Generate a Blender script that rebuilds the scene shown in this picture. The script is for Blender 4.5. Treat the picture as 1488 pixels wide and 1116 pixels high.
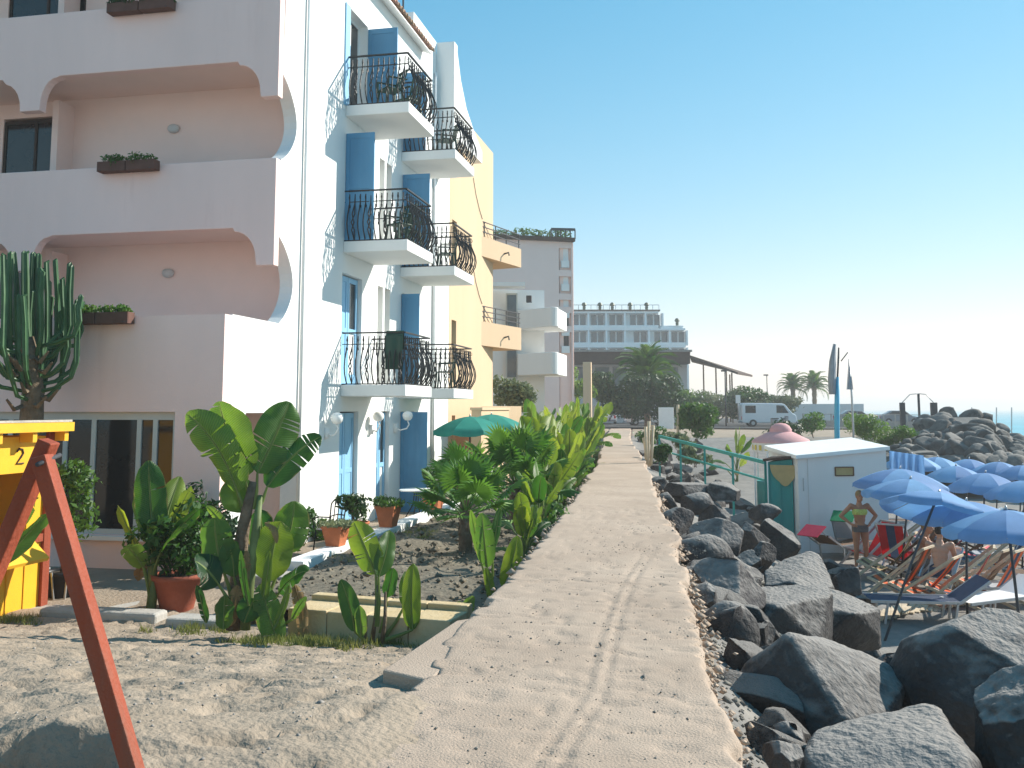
import bpy, math, random
import numpy as np
from mathutils import Vector, Matrix, noise as mnoise
R = math.radians
random.seed(11); rng = np.random.default_rng(11)
scene = bpy.context.scene
for o in list(bpy.data.objects): bpy.data.objects.remove(o)
col = scene.collection

# ------------------------------------------------------------------ camera
FPX, YC, EYE = 1390.0, 447.0, 1.6
PITCH = math.atan(147/FPX); YAW = R(11.55)
cam_data = bpy.data.cameras.new('camera'); cam = bpy.data.objects.new('camera', cam_data); col.objects.link(cam)
cam_data.sensor_width = 36; cam_data.lens = FPX/1488*36; cam_data.shift_y = -(558-YC)/1488
cam_data.clip_start = .05; cam_data.clip_end = 20000
cam.location = (0, 0, EYE); cam.rotation_euler = (math.pi/2+PITCH, 0, YAW)
scene.camera = cam
scene.render.resolution_x = 1024; scene.render.resolution_y = 768

# ------------------------------------------------------------------ sky and sun
SUN = Vector((1.43, 1.1, 1.16)).normalized()
SUN_EL = math.asin(SUN.z); SUN_AZ = math.atan2(SUN.x, SUN.y)
world = bpy.data.worlds.new('World'); scene.world = world; world.use_nodes = True
wn = world.node_tree.nodes; wl_ = world.node_tree.links
sky = wn.new('ShaderNodeTexSky'); sky.sky_type = 'NISHITA'; sky.sun_disc = False
sky.sun_elevation = SUN_EL; sky.sun_rotation = SUN_AZ
sky.altitude = 0; sky.air_density = 1.0; sky.dust_density = 0.0; sky.ozone_density = 2.0
bg = wn['Background']; bg.inputs['Strength'].default_value = 0.15
hs = wn.new('ShaderNodeHueSaturation'); hs.inputs['Hue'].default_value = .476; hs.inputs['Saturation'].default_value = 1.5
den = wn.new('ShaderNodeVectorMath'); den.operation = 'MULTIPLY_ADD'; den.inputs[1].default_value = (.13,)*3; den.inputs[2].default_value = (1, 1, 1)   # even shoulder on the whole sky, as on film
div = wn.new('ShaderNodeVectorMath'); div.operation = 'DIVIDE'
wl_.new(sky.outputs['Color'], den.inputs[0]); wl_.new(sky.outputs['Color'], div.inputs[0]); wl_.new(den.outputs[0], div.inputs[1])
wl_.new(div.outputs[0], hs.inputs['Color']); tint = wn.new('ShaderNodeMix'); tint.data_type = 'RGBA'; tint.blend_type = 'MULTIPLY'; tint.inputs['Factor'].default_value = 1; tint.inputs['B'].default_value = (1.30, 1.11, 1.13, 1)
wl_.new(hs.outputs['Color'], tint.inputs['A']); wl_.new(tint.outputs['Result'], bg.inputs['Color'])
sd = bpy.data.lights.new('sun', 'SUN'); sun = bpy.data.objects.new('sun', sd); col.objects.link(sun)
sd.energy = 4.8; sd.angle = R(.53); sd.color = (1, .94, .84)
sun.rotation_euler = (-SUN).to_track_quat('-Z', 'Y').to_euler()
sun.location = (60, 46, 50)
vs = scene.view_settings; vs.view_transform = 'Standard'; vs.look = 'None'; vs.gamma = 1; vs.exposure = 0.74
vs.use_curve_mapping = False

# ------------------------------------------------------------------ pixel -> place in the world
_fw = Vector((-math.sin(YAW)*math.cos(PITCH), math.cos(YAW)*math.cos(PITCH), math.sin(PITCH)))
_rt = Vector((math.cos(YAW), math.sin(YAW), 0)); _up = _rt.cross(_fw)
def ray(px, py): return _fw + _rt*((px-744)/FPX) - _up*((py-YC)/FPX)
def at(px, py, x=None, y=None, z=None, d=None, dep=None):
    r = ray(px, py)
    if dep is not None: return Vector((0, 0, EYE)) + r*(dep/(r.y*math.cos(YAW)-r.x*math.sin(YAW)))
    if x is not None: t = x/r.x
    elif y is not None: t = y/r.y
    elif z is not None: t = (z-EYE)/r.z
    else: t = d/math.hypot(r.x, r.y)
    return Vector((0, 0, EYE)) + r*t

# ------------------------------------------------------------------ mesh builder
def lin(a, b, t): return a+(b-a)*t
def world_loc(o):
    v = Vector((0, 0, 0))
    while o is not None: v = v + o.location; o = o.parent
    return v
def tag(o, label=None, cat=None, group=None, kind=None):
    if label: o['label'] = label
    if cat: o['category'] = cat
    if group: o['group'] = group
    if kind: o['kind'] = kind
    return o
def thing(name, loc, label, cat, group=None, rz=0):
    o = bpy.data.objects.new(name, None); col.objects.link(o); o.empty_display_size = .2
    o.location = loc; o.rotation_euler = (0, 0, rz)
    return tag(o, label, cat, group)
def inst(name, mesh, parent=None, loc=(0, 0, 0), rot=(0, 0, 0), sc=(1, 1, 1)):
    o = bpy.data.objects.new(name, mesh); col.objects.link(o); o.parent = parent
    o.location = loc; o.rotation_euler = rot; o.scale = sc
    return o
def copy_tree(o, parent=None):
    c = o.copy(); col.objects.link(c); c.parent = parent
    for ch in o.children: copy_tree(ch, c)
    return c
class MB:
    def __init__(s): s.v = []; s.f = []; s.uv = {}
    def add(s, vs_, fs_):
        o = len(s.v); s.v += [tuple(v) for v in vs_]; s.f += [tuple(i+o for i in f) for f in fs_]; return s
    def box(s, x0, x1, y0, y1, z0, z1):
        return s.add([(x0,y0,z0),(x1,y0,z0),(x1,y1,z0),(x0,y1,z0),(x0,y0,z1),(x1,y0,z1),(x1,y1,z1),(x0,y1,z1)],
                     [(0,3,2,1),(4,5,6,7),(0,1,5,4),(1,2,6,5),(2,3,7,6),(3,0,4,7)])
    def hull8(s, b, t):   # 4 bottom + 4 top corners, counter-clockwise from above
        return s.add(list(b)+list(t), [(0,3,2,1),(4,5,6,7),(0,1,5,4),(1,2,6,5),(2,3,7,6),(3,0,4,7)])
    def beam(s, p, q, w, h, up=(0, 0, 1)):
        p = Vector(p); q = Vector(q); d = (q-p).normalized(); u = Vector(up)
        if abs(d.dot(u)) > .97: u = Vector((0, 1, 0))
        a = d.cross(u).normalized()*w/2; b = a.cross(d).normalized()*h/2
        return s.hull8([p-a-b, p+a-b, p+a+b, p-a+b], [q-a-b, q+a-b, q+a+b, q-a+b])
    def prism(s, poly, axis, a, b):
        n = len(poly)
        def P(u, w, c): return {'x': (c, u, w), 'y': (u, c, w), 'z': (u, w, c)}[axis]
        ar = sum(poly[i][0]*poly[(i+1)%n][1]-poly[(i+1)%n][0]*poly[i][1] for i in range(n))
        if (ar < 0): poly = poly[::-1]
        vs_ = [P(u, w, a) for u, w in poly]+[P(u, w, b) for u, w in poly]
        f0 = tuple(range(n)); f1 = tuple(range(n, 2*n))
        fl = [(i, (i+1)%n, n+(i+1)%n, n+i) for i in range(n)]
        flip = (axis == 'y')
        if flip: fs_ = [f0, f1[::-1]]+[f[::-1] for f in fl]
        else: fs_ = [f0[::-1], f1]+fl
        return s.add(vs_, fs_)
    def tube(s, pts, r, n=6, cap=True, star=0):
        pts = [Vector(p) for p in pts]; m = len(pts)
        rs = list(r) if hasattr(r, '__len__') else [r]*m
        t0 = (pts[1]-pts[0]).normalized()
        a = t0.orthogonal().normalized(); vs_ = []
        for i, p in enumerate(pts):
            t = (pts[min(i+1, m-1)]-pts[max(i-1, 0)]).normalized()
            a = (a-t*a.dot(t)); a = a.normalized() if a.length > 1e-6 else t.orthogonal().normalized()
            b = t.cross(a)
            for k in range(n):
                an = 2*math.pi*k/n; rr = rs[i]*(1-star*(k % 2))
                vs_.append(p+a*math.cos(an)*rr+b*math.sin(an)*rr)
        fs_ = [(i*n+k, i*n+(k+1)%n, (i+1)*n+(k+1)%n, (i+1)*n+k) for i in range(m-1) for k in range(n)]
        if cap: fs_ += [tuple(range(n))[::-1], tuple(range((m-1)*n, m*n))]
        return s.add(vs_, fs_)
    def lathe(s, prof, n=18, c=(0, 0, 0), cap=True):
        vs_ = [(c[0]+r*math.cos(2*math.pi*k/n), c[1]+r*math.sin(2*math.pi*k/n), c[2]+z) for r, z in prof for k in range(n)]
        m = len(prof)
        fs_ = [(i*n+k, i*n+(k+1)%n, (i+1)*n+(k+1)%n, (i+1)*n+k) for i in range(m-1) for k in range(n)]
        if cap: fs_ += [tuple(range(n))[::-1], tuple(range((m-1)*n, m*n))]
        return s.add(vs_, fs_)
    def mesh(s, name, mat, smooth=False, off=(0, 0, 0)):
        me = bpy.data.meshes.new(name)
        me.from_pydata([(v[0]-off[0], v[1]-off[1], v[2]-off[2]) for v in s.v], [], s.f)
        me.materials.append(mat); me.update()
        if smooth: me.polygons.foreach_set('use_smooth', [True]*len(me.polygons))
        if s.uv:
            ul = me.uv_layers.new(name='leaf'); li = np.zeros(len(me.loops), np.int32); me.loops.foreach_get('vertex_index', li)
            ul.data.foreach_set('uv', np.array([s.uv.get(int(i), (0, 0)) for i in li], np.float32).ravel())
        return me
    def build(s, name, mat, parent=None, smooth=False, local=False, bevel=0, **tags):
        if parent is not None: off = (0, 0, 0) if local else world_loc(parent); loc = (0, 0, 0)
        elif local: off = (0, 0, 0); loc = (0, 0, 0)
        else:
            A = np.array(s.v); off = ((A[:, 0].min()+A[:, 0].max())/2, (A[:, 1].min()+A[:, 1].max())/2, A[:, 2].min()); loc = off
        o = inst(name, s.mesh(name, mat, smooth, off), parent, loc)
        if bevel:
            b = o.modifiers.new('bevel', 'BEVEL'); b.width = bevel; b.segments = 2; b.limit_method = 'ANGLE'
        return tag(o, **tags)
def np_mesh(name, V, Fq, mat, smooth=False):
    me = bpy.data.meshes.new(name); V = np.asarray(V, np.float32); Fq = np.asarray(Fq, np.int32); k = Fq.shape[1]
    me.vertices.add(len(V)); me.vertices.foreach_set('co', V.ravel())
    me.loops.add(Fq.size); me.loops.foreach_set('vertex_index', Fq.ravel())
    me.polygons.add(len(Fq)); me.polygons.foreach_set('loop_start', np.arange(0, Fq.size, k, dtype=np.int32))
    try: me.polygons.foreach_set('loop_total', np.full(len(Fq), k, np.int32))
    except Exception: pass
    me.materials.append(mat); me.update(calc_edges=True); me.validate()
    if smooth: me.polygons.foreach_set('use_smooth', np.ones(len(Fq), bool))
    return me

# ------------------------------------------------------------------ value noise on arrays
def _h(ix, iy, s):
    n = (ix.astype(np.int64)*374761393+iy.astype(np.int64)*668265263+s*1442695041) & 0x7fffffff
    n = ((n ^ (n >> 13))*1274126177) & 0x7fffffff
    return ((n ^ (n >> 16)) & 0xffff)/65535.0
def vn(x, y, s=0):
    x = np.asarray(x, float); y = np.asarray(y, float)
    ix = np.floor(x); iy = np.floor(y); fx = x-ix; fy = y-iy
    fx = fx*fx*(3-2*fx); fy = fy*fy*(3-2*fy)
    a = _h(ix, iy, s); b = _h(ix+1, iy, s); c = _h(ix, iy+1, s); d = _h(ix+1, iy+1, s)
    return (a+(b-a)*fx)*(1-fy)+(c+(d-c)*fx)*fy
def fbm(x, y, s=0, o=3): return sum(vn(x*2**i, y*2**i, s+i*7)*.5**i for i in range(o))/sum(.5**i for i in range(o))
def sst(a, b, x): t = np.clip((np.asarray(x, float)-a)/(b-a), 0, 1); return t*t*(3-2*t)

# ------------------------------------------------------------------ procedural materials
MATS = {}
def mat(name, c, rough=.85, var=.12, scale=3., bump=0., bscale=40., spec=.25, metal=0., trans=0., c2=None, rnd=0., stain=None, streak=False, pits=0.):
    m = bpy.data.materials.new(name); m.use_nodes = True; N = m.node_tree.nodes; L = m.node_tree.links
    b = N['Principled BSDF']; b.inputs['Roughness'].default_value = rough; b.inputs['Specular IOR Level'].default_value = spec
    b.inputs['Metallic'].default_value = metal
    tc = N.new('ShaderNodeTexCoord'); src = tc.outputs['Object']
    if streak:
        mp = N.new('ShaderNodeMapping'); mp.inputs['Scale'].default_value = (1, 1, .16); L.new(src, mp.inputs['Vector']); src2 = mp.outputs['Vector']
    else: src2 = src
    n1 = N.new('ShaderNodeTexNoise'); n1.inputs['Scale'].default_value = scale; n1.inputs['Detail'].default_value = 6; n1.inputs['Roughness'].default_value = .62
    L.new(src2, n1.inputs['Vector'])
    cr = N.new('ShaderNodeMapRange'); cr.inputs['From Min'].default_value = .3; cr.inputs['From Max'].default_value = .7
    L.new(n1.outputs['Fac'], cr.inputs['Value'])
    mx = N.new('ShaderNodeMix'); mx.data_type = 'RGBA'
    lo = [max(0, k*(1-var)) for k in c]; hi = [min(1, k*(1+var)) for k in c]
    if c2: lo, hi = c, c2
    mx.inputs['A'].default_value = (*lo, 1); mx.inputs['B'].default_value = (*hi, 1); L.new(cr.outputs['Result'], mx.inputs['Factor'])
    out = mx.outputs['Result']
    if stain:
        n3 = N.new('ShaderNodeTexNoise'); n3.inputs['Scale'].default_value = stain[1]; n3.inputs['Detail'].default_value = 8; n3.inputs['Roughness'].default_value = .7
        L.new(src2, n3.inputs['Vector'])
        r3 = N.new('ShaderNodeMapRange'); r3.inputs['From Min'].default_value = stain[2]; r3.inputs['From Max'].default_value = stain[2]+.16; r3.inputs['To Max'].default_value = stain[3]
        L.new(n3.outputs['Fac'], r3.inputs['Value'])
        m3 = N.new('ShaderNodeMix'); m3.data_type = 'RGBA'; m3.inputs['B'].default_value = (*stain[0], 1)
        L.new(out, m3.inputs['A']); L.new(r3.outputs['Result'], m3.inputs['Factor']); out = m3.outputs['Result']
    if rnd:
        oi = N.new('ShaderNodeObjectInfo'); hv = N.new('ShaderNodeHueSaturation')
        r1 = N.new('ShaderNodeMapRange'); r1.inputs['To Min'].default_value = 1-rnd; r1.inputs['To Max'].default_value = 1+rnd
        L.new(oi.outputs['Random'], r1.inputs['Value']); L.new(r1.outputs['Result'], hv.inputs['Value'])
        r2 = N.new('ShaderNodeMapRange'); r2.inputs['To Min'].default_value = .5+.05*rnd; r2.inputs['To Max'].default_value = .5-.09*rnd
        L.new(oi.outputs['Random'], r2.inputs['Value']); L.new(r2.outputs['Result'], hv.inputs['Hue'])
        L.new(out, hv.inputs['Color']); out = hv.outputs['Color']
    L.new(out, b.inputs['Base Color'])
    if bump:
        n2 = N.new('ShaderNodeTexNoise'); n2.inputs['Scale'].default_value = bscale; n2.inputs['Detail'].default_value = 5
        L.new(src, n2.inputs['Vector']); h = n2.outputs['Fac']
        if pits:
            vo = N.new('ShaderNodeTexVoronoi'); vo.inputs['Scale'].default_value = pits; L.new(src, vo.inputs['Vector'])
            rr = N.new('ShaderNodeMapRange'); rr.inputs['From Max'].default_value = .35; L.new(vo.outputs['Distance'], rr.inputs['Value'])
            ad = N.new('ShaderNodeMath'); ad.operation = 'ADD'; L.new(h, ad.inputs[0]); L.new(rr.outputs['Result'], ad.inputs[1]); h = ad.outputs[0]
        bp = N.new('ShaderNodeBump'); bp.inputs['Strength'].default_value = min(1, bump); bp.inputs['Distance'].default_value = .02*max(1, bump)
        L.new(h, bp.inputs['Height']); L.new(bp.outputs['Normal'], b.inputs['Normal'])
    if trans:
        tr = N.new('ShaderNodeBsdfTranslucent'); ms = N.new('ShaderNodeMixShader'); ms.inputs[0].default_value = trans
        g = N.new('ShaderNodeHueSaturation'); g.inputs['Value'].default_value = 1.5; g.inputs['Hue'].default_value = .485; g.inputs['Saturation'].default_value = 1.1
        if name.startswith('fabric'): g.inputs['Value'].default_value = 1.1; g.inputs['Hue'].default_value = .5
        L.new(out, g.inputs['Color']); L.new(g.outputs['Color'], tr.inputs['Color'])
        L.new(b.outputs['BSDF'], ms.inputs[1]); L.new(tr.outputs['BSDF'], ms.inputs[2]); L.new(ms.outputs['Shader'], N['Material Output'].inputs['Surface'])
    MATS[name] = m; return m
M = MATS
mat('sand', (.27, .215, .16), .95, scale=1.3, c2=(.375, .30, .228), bump=1.0, bscale=24, stain=((.10, .083, .064), 13, .60, .75))
mat('beach', (.17, .16, .148), .95, scale=2, c2=(.27, .25, .225), bump=.8, bscale=20, stain=((.42, .38, .31), 3, .58, .5))
mat('path', (.36, .275, .21), .95, scale=.7, c2=(.46, .36, .28), bump=.45, bscale=70, stain=((.17, .14, .105), 11, .62, .7))
mat('concrete', (.36, .34, .31), .9, scale=3, c2=(.5, .47, .42), bump=.5, bscale=30, stain=((.16, .15, .13), 2.5, .58, .6))
mat('paving', (.36, .34, .31), .85, scale=1.5, c2=(.46, .44, .4), bump=.3, bscale=30)
mat('soil', (.11, .094, .07), .97, scale=4, c2=(.23, .20, .15), bump=1.6, bscale=14)
mat('asphalt', (.05, .05, .05), .9, .2, 20, .3, 60)
mat('white_plaster', (.8, .795, .77), .9, .035, .8, .25, 60, streak=True, stain=((.6, .58, .54), .9, .66, .4))
mat('pink_plaster', (.93, .67, .61), .9, .05, .7, .3, 55, streak=True, stain=((.80, .53, .48), 1.1, .58, .5))
mat('back_plaster', (.93, .69, .61), .9, .04, .7, .25, 55)
mat('grey_plaster', (.62, .6, .58), .9, .06, .8, .2, 50)
mat('ochre_stone', (.52, .39, .21), .9, scale=2.5, c2=(.62, .50, .32), bump=.5, bscale=25, stain=((.25, .21, .16), 3, .6, .6))
mat('cream_plaster', (.63, .46, .30), .9, .05, .6, .2, 50, streak=True, stain=((.55, .45, .33), .7, .6, .4))
mat('rose_plaster', (.84, .65, .59), .9, .05, .3, .1, 20)
mat('blue_paint', (.075, .25, .42), .55, .1, 2.5, .1, 40, .4, streak=True, stain=((.12, .3, .46), 3, .6, .6))  # shutter blue darkened, shade painted in, for leaves standing open
mat('pale_blue_paint', (.24, .48, .68), .55, .08, 2.5, .1, 40, .4, streak=True)  # same blue painted lighter, as if sunlit, for leaves along the facade
mat('white_paint', (.8, .8, .78), .5, .04, 3)
mat('iron', (.012, .013, .014), .5, .2, 20, .2, 60, .4)
mat('dark_glass', (.018, .019, .02), .08, .3, .8, spec=.6)
mat('mid_glass', (.10, .13, .15), .08, .3, .8, spec=.6)
mat('brown_frame', (.05, .035, .028), .5, .2, 4)
mat('pvc_frame', (.55, .57, .54), .5, .05, 3)
mat('terracotta', (.52, .17, .075), .85, .16, 5, .3, 40, stain=((.55, .33, .22), 5, .6, .6))
mat('box_brown', (.13, .065, .05), .8, .2, 5, .3, 40)
mat('dark_terracotta', (.30, .085, .05), .8, .15, 5, .3, 40)
mat('roof_tile', (.50, .32, .22), .9, .25, 9, .4, 40, rnd=.3)
mat('pot_soil', (.06, .05, .04), .95, .3, 20, 1, 40)
mat('yellow_paint', (.80, .42, .018), .55, .08, 3, .1, 40, .4, stain=((.7, .36, .03), 3, .62, .5))
mat('orange_wood', (.28, .058, .026), .65, .22, 7, .4, 40, .3, streak=True, stain=((.16, .075, .05), 3.5, .54, .8))
mat('grey_wood', (.34, .31, .28), .8, .2, 7, .4, 50, streak=True)
mat('pale_wood', (.55, .45, .32), .8, .2, 7, .3, 50)
mat('brown_wood', (.15, .085, .05), .8, .25, 6, .4, 40)
mat('brown_roof', (.085, .055, .042), .85, .2, 3, .3, 20)
mat('teal_paint', (.03, .27, .25), .6, .12, 2, .1, 40, streak=True)
mat('cabin_white', (.74, .72, .70), .8, .05, 1.2, .15, 40, streak=True, stain=((.5, .49, .46), 1.6, .62, .5))
mat('tan_cloth', (.46, .34, .16), .9, .1, 4)
mat('leaf', (.026, .092, .022), .4, scale=1.6, c2=(.062, .175, .034), spec=.45, trans=.30, rnd=.4)
mat('leaf_fan', (.06, .17, .03), .45, scale=3, c2=(.12, .28, .05), spec=.35, trans=.34, rnd=.3)
mat('leaf_dark', (.014, .045, .012), .5, scale=3, c2=(.03, .085, .022), spec=.35, trans=.2, rnd=.3)
mat('leaf_mid', (.03, .09, .016), .5, scale=3, c2=(.075, .18, .03), spec=.35, trans=.3, rnd=.3)
mat('leaf_bright', (.06, .16, .022), .5, scale=3, c2=(.14, .27, .04), spec=.35, trans=.33, rnd=.3)
mat('leaf_olive', (.10, .14, .07), .6, scale=3, c2=(.20, .24, .13), spec=.3, trans=.25, rnd=.3)
mat('leaf_dry', (.20, .13, .06), .8, scale=4, c2=(.34, .25, .12), trans=.25)
mat('stem_green', (.13, .17, .06), .6, .3, 6)
mat('bark', (.10, .075, .05), .95, scale=9, c2=(.21, .16, .11), bump=1.2, bscale=25)
mat('cactus', (.022, .075, .028), .5, scale=4, c2=(.055, .14, .05), spec=.4)
mat('cactus_rib', (.20, .26, .13), .6, .25, 8)
mat('grass', (.10, .14, .035), .8, scale=2, c2=(.24, .25, .08), trans=.3)
mat('lava', (.034, .031, .032), .95, scale=2.2, c2=(.085, .079, .076), bump=2.0, bscale=20, rnd=.25, stain=((.14, .128, .115), 1.5, .58, .7)); LAVA_LIT_TOPS = True  # base kept dark to read as shade; sunlit tops are painted over it
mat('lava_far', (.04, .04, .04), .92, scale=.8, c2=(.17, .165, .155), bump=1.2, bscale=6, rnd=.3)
mat('pebble', (.12, .115, .11), .95, scale=8, c2=(.38, .35, .3), rnd=.3)
mat('fabric_blue', (.19, .36, .63), .7, .1, 3, trans=.3, rnd=.12)
mat('fabric_green', (.04, .31, .25), .7, .1, 3, trans=.35)
mat('fabric_red', (.55, .02, .025), .75, .12, 5, trans=.15)
mat('fabric_crimson', (.62, .05, .10), .75, .1, 5, trans=.15)
mat('fabric_leafgreen', (.02, .26, .11), .75, .1, 5, trans=.15)
mat('fabric_orange', (.75, .13, .03), .75, .12, 5, trans=.15)
mat('fabric_grey', (.4, .42, .45), .8, .12, 5, trans=.15)
mat('fabric_navy', (.05, .07, .12), .8, .12, 5, trans=.2)
mat('fabric_pink', (.72, .40, .40), .8, .08, 3, trans=.2)
mat('fabric_yellow', (.70, .55, .10), .8, .08, 3, trans=.1)
mat('steel', (.45, .46, .47), .4, .1, 8, metal=.7)
mat('dark_steel', (.06, .06, .065), .5, .15, 8)
mat('blue_pole', (.10, .42, .58), .5, .08, 4)
mat('green_plastic', (.012, .05, .035), .45, .1, 4)
mat('black_plastic', (.02, .02, .022), .4, .1, 4)
mat('lamp_glass', (.85, .85, .82), .25, .02, 3)
mat('car_white', (.78, .78, .78), .25, .02, 2, spec=.5)
mat('car_grey', (.25, .26, .28), .25, .03, 2, spec=.5)
mat('tyre', (.02, .02, .02), .9, .2, 9)
mat('skin', (.42, .19, .105), .5, .1, 4, spec=.35)
mat('skin_pale', (.50, .27, .18), .5, .1, 4, spec=.35)
mat('hair_fair', (.30, .19, .08), .7, .25, 20)
mat('hair_dark', (.03, .02, .015), .7, .25, 20)
mat('swim_yellow', (.55, .60, .16), .7, .25, 30)
mat('swim_dark', (.14, .12, .11), .7, .2, 12)
mat('net', (.10, .11, .12), .9)
mat('bright_plaster', (.93, .93, .92), .85, .02, .3)
mat('sign_white', (.78, .78, .76), .6, .05, 3)
def lit_tops(m, c, lo=.25, hi=.75, amt=.85):
    """pale dust and salt lying on the faces that point upwards"""
    N = m.node_tree.nodes; L = m.node_tree.links; b = N['Principled BSDF']; src = b.inputs['Base Color'].links[0].from_socket
    ge = N.new('ShaderNodeNewGeometry'); sp = N.new('ShaderNodeSeparateXYZ'); L.new(ge.outputs['Normal'], sp.inputs[0])
    nz = N.new('ShaderNodeTexNoise'); nz.inputs['Scale'].default_value = 5; nz.inputs['Detail'].default_value = 8; nz.inputs['Roughness'].default_value = .7
    tc = N.new('ShaderNodeTexCoord'); L.new(tc.outputs['Object'], nz.inputs['Vector'])
    a = N.new('ShaderNodeMath'); a.operation = 'MULTIPLY_ADD'; a.inputs[1].default_value = .9; L.new(nz.outputs['Fac'], a.inputs[0]); L.new(sp.outputs['Z'], a.inputs[2])
    r = N.new('ShaderNodeMapRange'); r.inputs['From Min'].default_value = lo+.45; r.inputs['From Max'].default_value = hi+.45; r.inputs['To Max'].default_value = amt; L.new(a.outputs[0], r.inputs['Value'])
    mx = N.new('ShaderNodeMix'); mx.data_type = 'RGBA'; mx.inputs['B'].default_value = (*c, 1); L.new(src, mx.inputs['A']); L.new(r.outputs['Result'], mx.inputs['Factor']); L.new(mx.outputs['Result'], b.inputs['Base Color'])
def veins(m):
    """side veins, pale midrib and browned margin, from the leaf's own length/width coordinates"""
    N = m.node_tree.nodes; L = m.node_tree.links; b = N['Principled BSDF']
    uv = N.new('ShaderNodeUVMap'); uv.uv_map = 'leaf'; sp = N.new('ShaderNodeSeparateXYZ'); L.new(uv.outputs['UV'], sp.inputs[0])
    a = N.new('ShaderNodeMath'); a.operation = 'MULTIPLY_ADD'; a.inputs[1].default_value = -.10; L.new(sp.outputs['Y'], a.inputs[0]); L.new(sp.outputs['X'], a.inputs[2])
    f = N.new('ShaderNodeMath'); f.operation = 'MULTIPLY'; f.inputs[1].default_value = 230; L.new(a.outputs[0], f.inputs[0])
    s = N.new('ShaderNodeMath'); s.operation = 'SINE'; L.new(f.outputs[0], s.inputs[0])
    src = b.inputs['Base Color'].links[0].from_socket; outs = [l.to_socket for l in src.links]
    hv = N.new('ShaderNodeHueSaturation'); r = N.new('ShaderNodeMapRange'); r.inputs['From Min'].default_value = -1; r.inputs['To Min'].default_value = .80; r.inputs['To Max'].default_value = 1.15
    L.new(s.outputs[0], r.inputs['Value']); L.new(r.outputs['Result'], hv.inputs['Value']); L.new(src, hv.inputs['Color'])
    rib = N.new('ShaderNodeMapRange'); rib.inputs['From Min'].default_value = .09; rib.inputs['From Max'].default_value = .03; L.new(sp.outputs['Y'], rib.inputs['Value'])
    m1 = N.new('ShaderNodeMix'); m1.data_type = 'RGBA'; m1.inputs['B'].default_value = (.20, .27, .08, 1); L.new(rib.outputs['Result'], m1.inputs['Factor']); L.new(hv.outputs['Color'], m1.inputs['A'])
    nz = N.new('ShaderNodeTexNoise'); nz.inputs['Scale'].default_value = 7; tc = N.new('ShaderNodeTexCoord'); L.new(tc.outputs['Object'], nz.inputs['Vector'])
    ad = N.new('ShaderNodeMath'); ad.operation = 'MULTIPLY_ADD'; ad.inputs[1].default_value = .55; L.new(nz.outputs['Fac'], ad.inputs[0]); L.new(sp.outputs['Y'], ad.inputs[2])
    ed = N.new('ShaderNodeMapRange'); ed.inputs['From Min'].default_value = 1.24; ed.inputs['From Max'].default_value = 1.32; ed.inputs['To Max'].default_value = .8; L.new(ad.outputs[0], ed.inputs['Value'])
    m2 = N.new('ShaderNodeMix'); m2.data_type = 'RGBA'; m2.inputs['B'].default_value = (.33, .27, .10, 1); L.new(ed.outputs['Result'], m2.inputs['Factor']); L.new(m1.outputs['Result'], m2.inputs['A'])
    for o in outs: L.new(m2.outputs['Result'], o)
    bp = N.new('ShaderNodeBump'); bp.inputs['Strength'].default_value = .35; bp.inputs['Distance'].default_value = .006; L.new(s.outputs[0], bp.inputs['Height']); L.new(bp.outputs['Normal'], b.inputs['Normal'])
lit_tops(M['lava'], (.29, .268, .245), .46, .9); lit_tops(M['lava_far'], (.24, .225, .20), .5, .95, .6)  # rock light and shade put into the colour: pale tops, dark sides
mat('blade_green', (.03, .11, .022), .4, scale=1.6, c2=(.095, .22, .036), spec=.45, trans=.42, rnd=.4); veins(M['blade_green'])
mat('blade_bright', (.10, .20, .026), .42, scale=1.6, c2=(.24, .33, .05), spec=.4, trans=.4, rnd=.2); veins(M['blade_bright'])
mat('blade_dark', (.016, .06, .018), .4, scale=1.6, c2=(.032, .10, .026), spec=.45, trans=.25, rnd=.3); veins(M['blade_dark'])
# sea: glossy blue with small waves
m = mat('sea', (.06, .36, .46), .45, .2, .02, .0, spec=.18)
N = m.node_tree.nodes; L = m.node_tree.links
nn = N.new('ShaderNodeTexNoise'); nn.inputs['Scale'].default_value = .35; nn.inputs['Detail'].default_value = 8
tcn = N.new('ShaderNodeTexCoord'); L.new(tcn.outputs['Object'], nn.inputs['Vector'])
bb = N.new('ShaderNodeBump'); bb.inputs['Strength'].default_value = .6; bb.inputs['Distance'].default_value = .4
L.new(nn.outputs['Fac'], bb.inputs['Height']); L.new(bb.outputs['Normal'], N['Principled BSDF'].inputs['Normal'])
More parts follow.
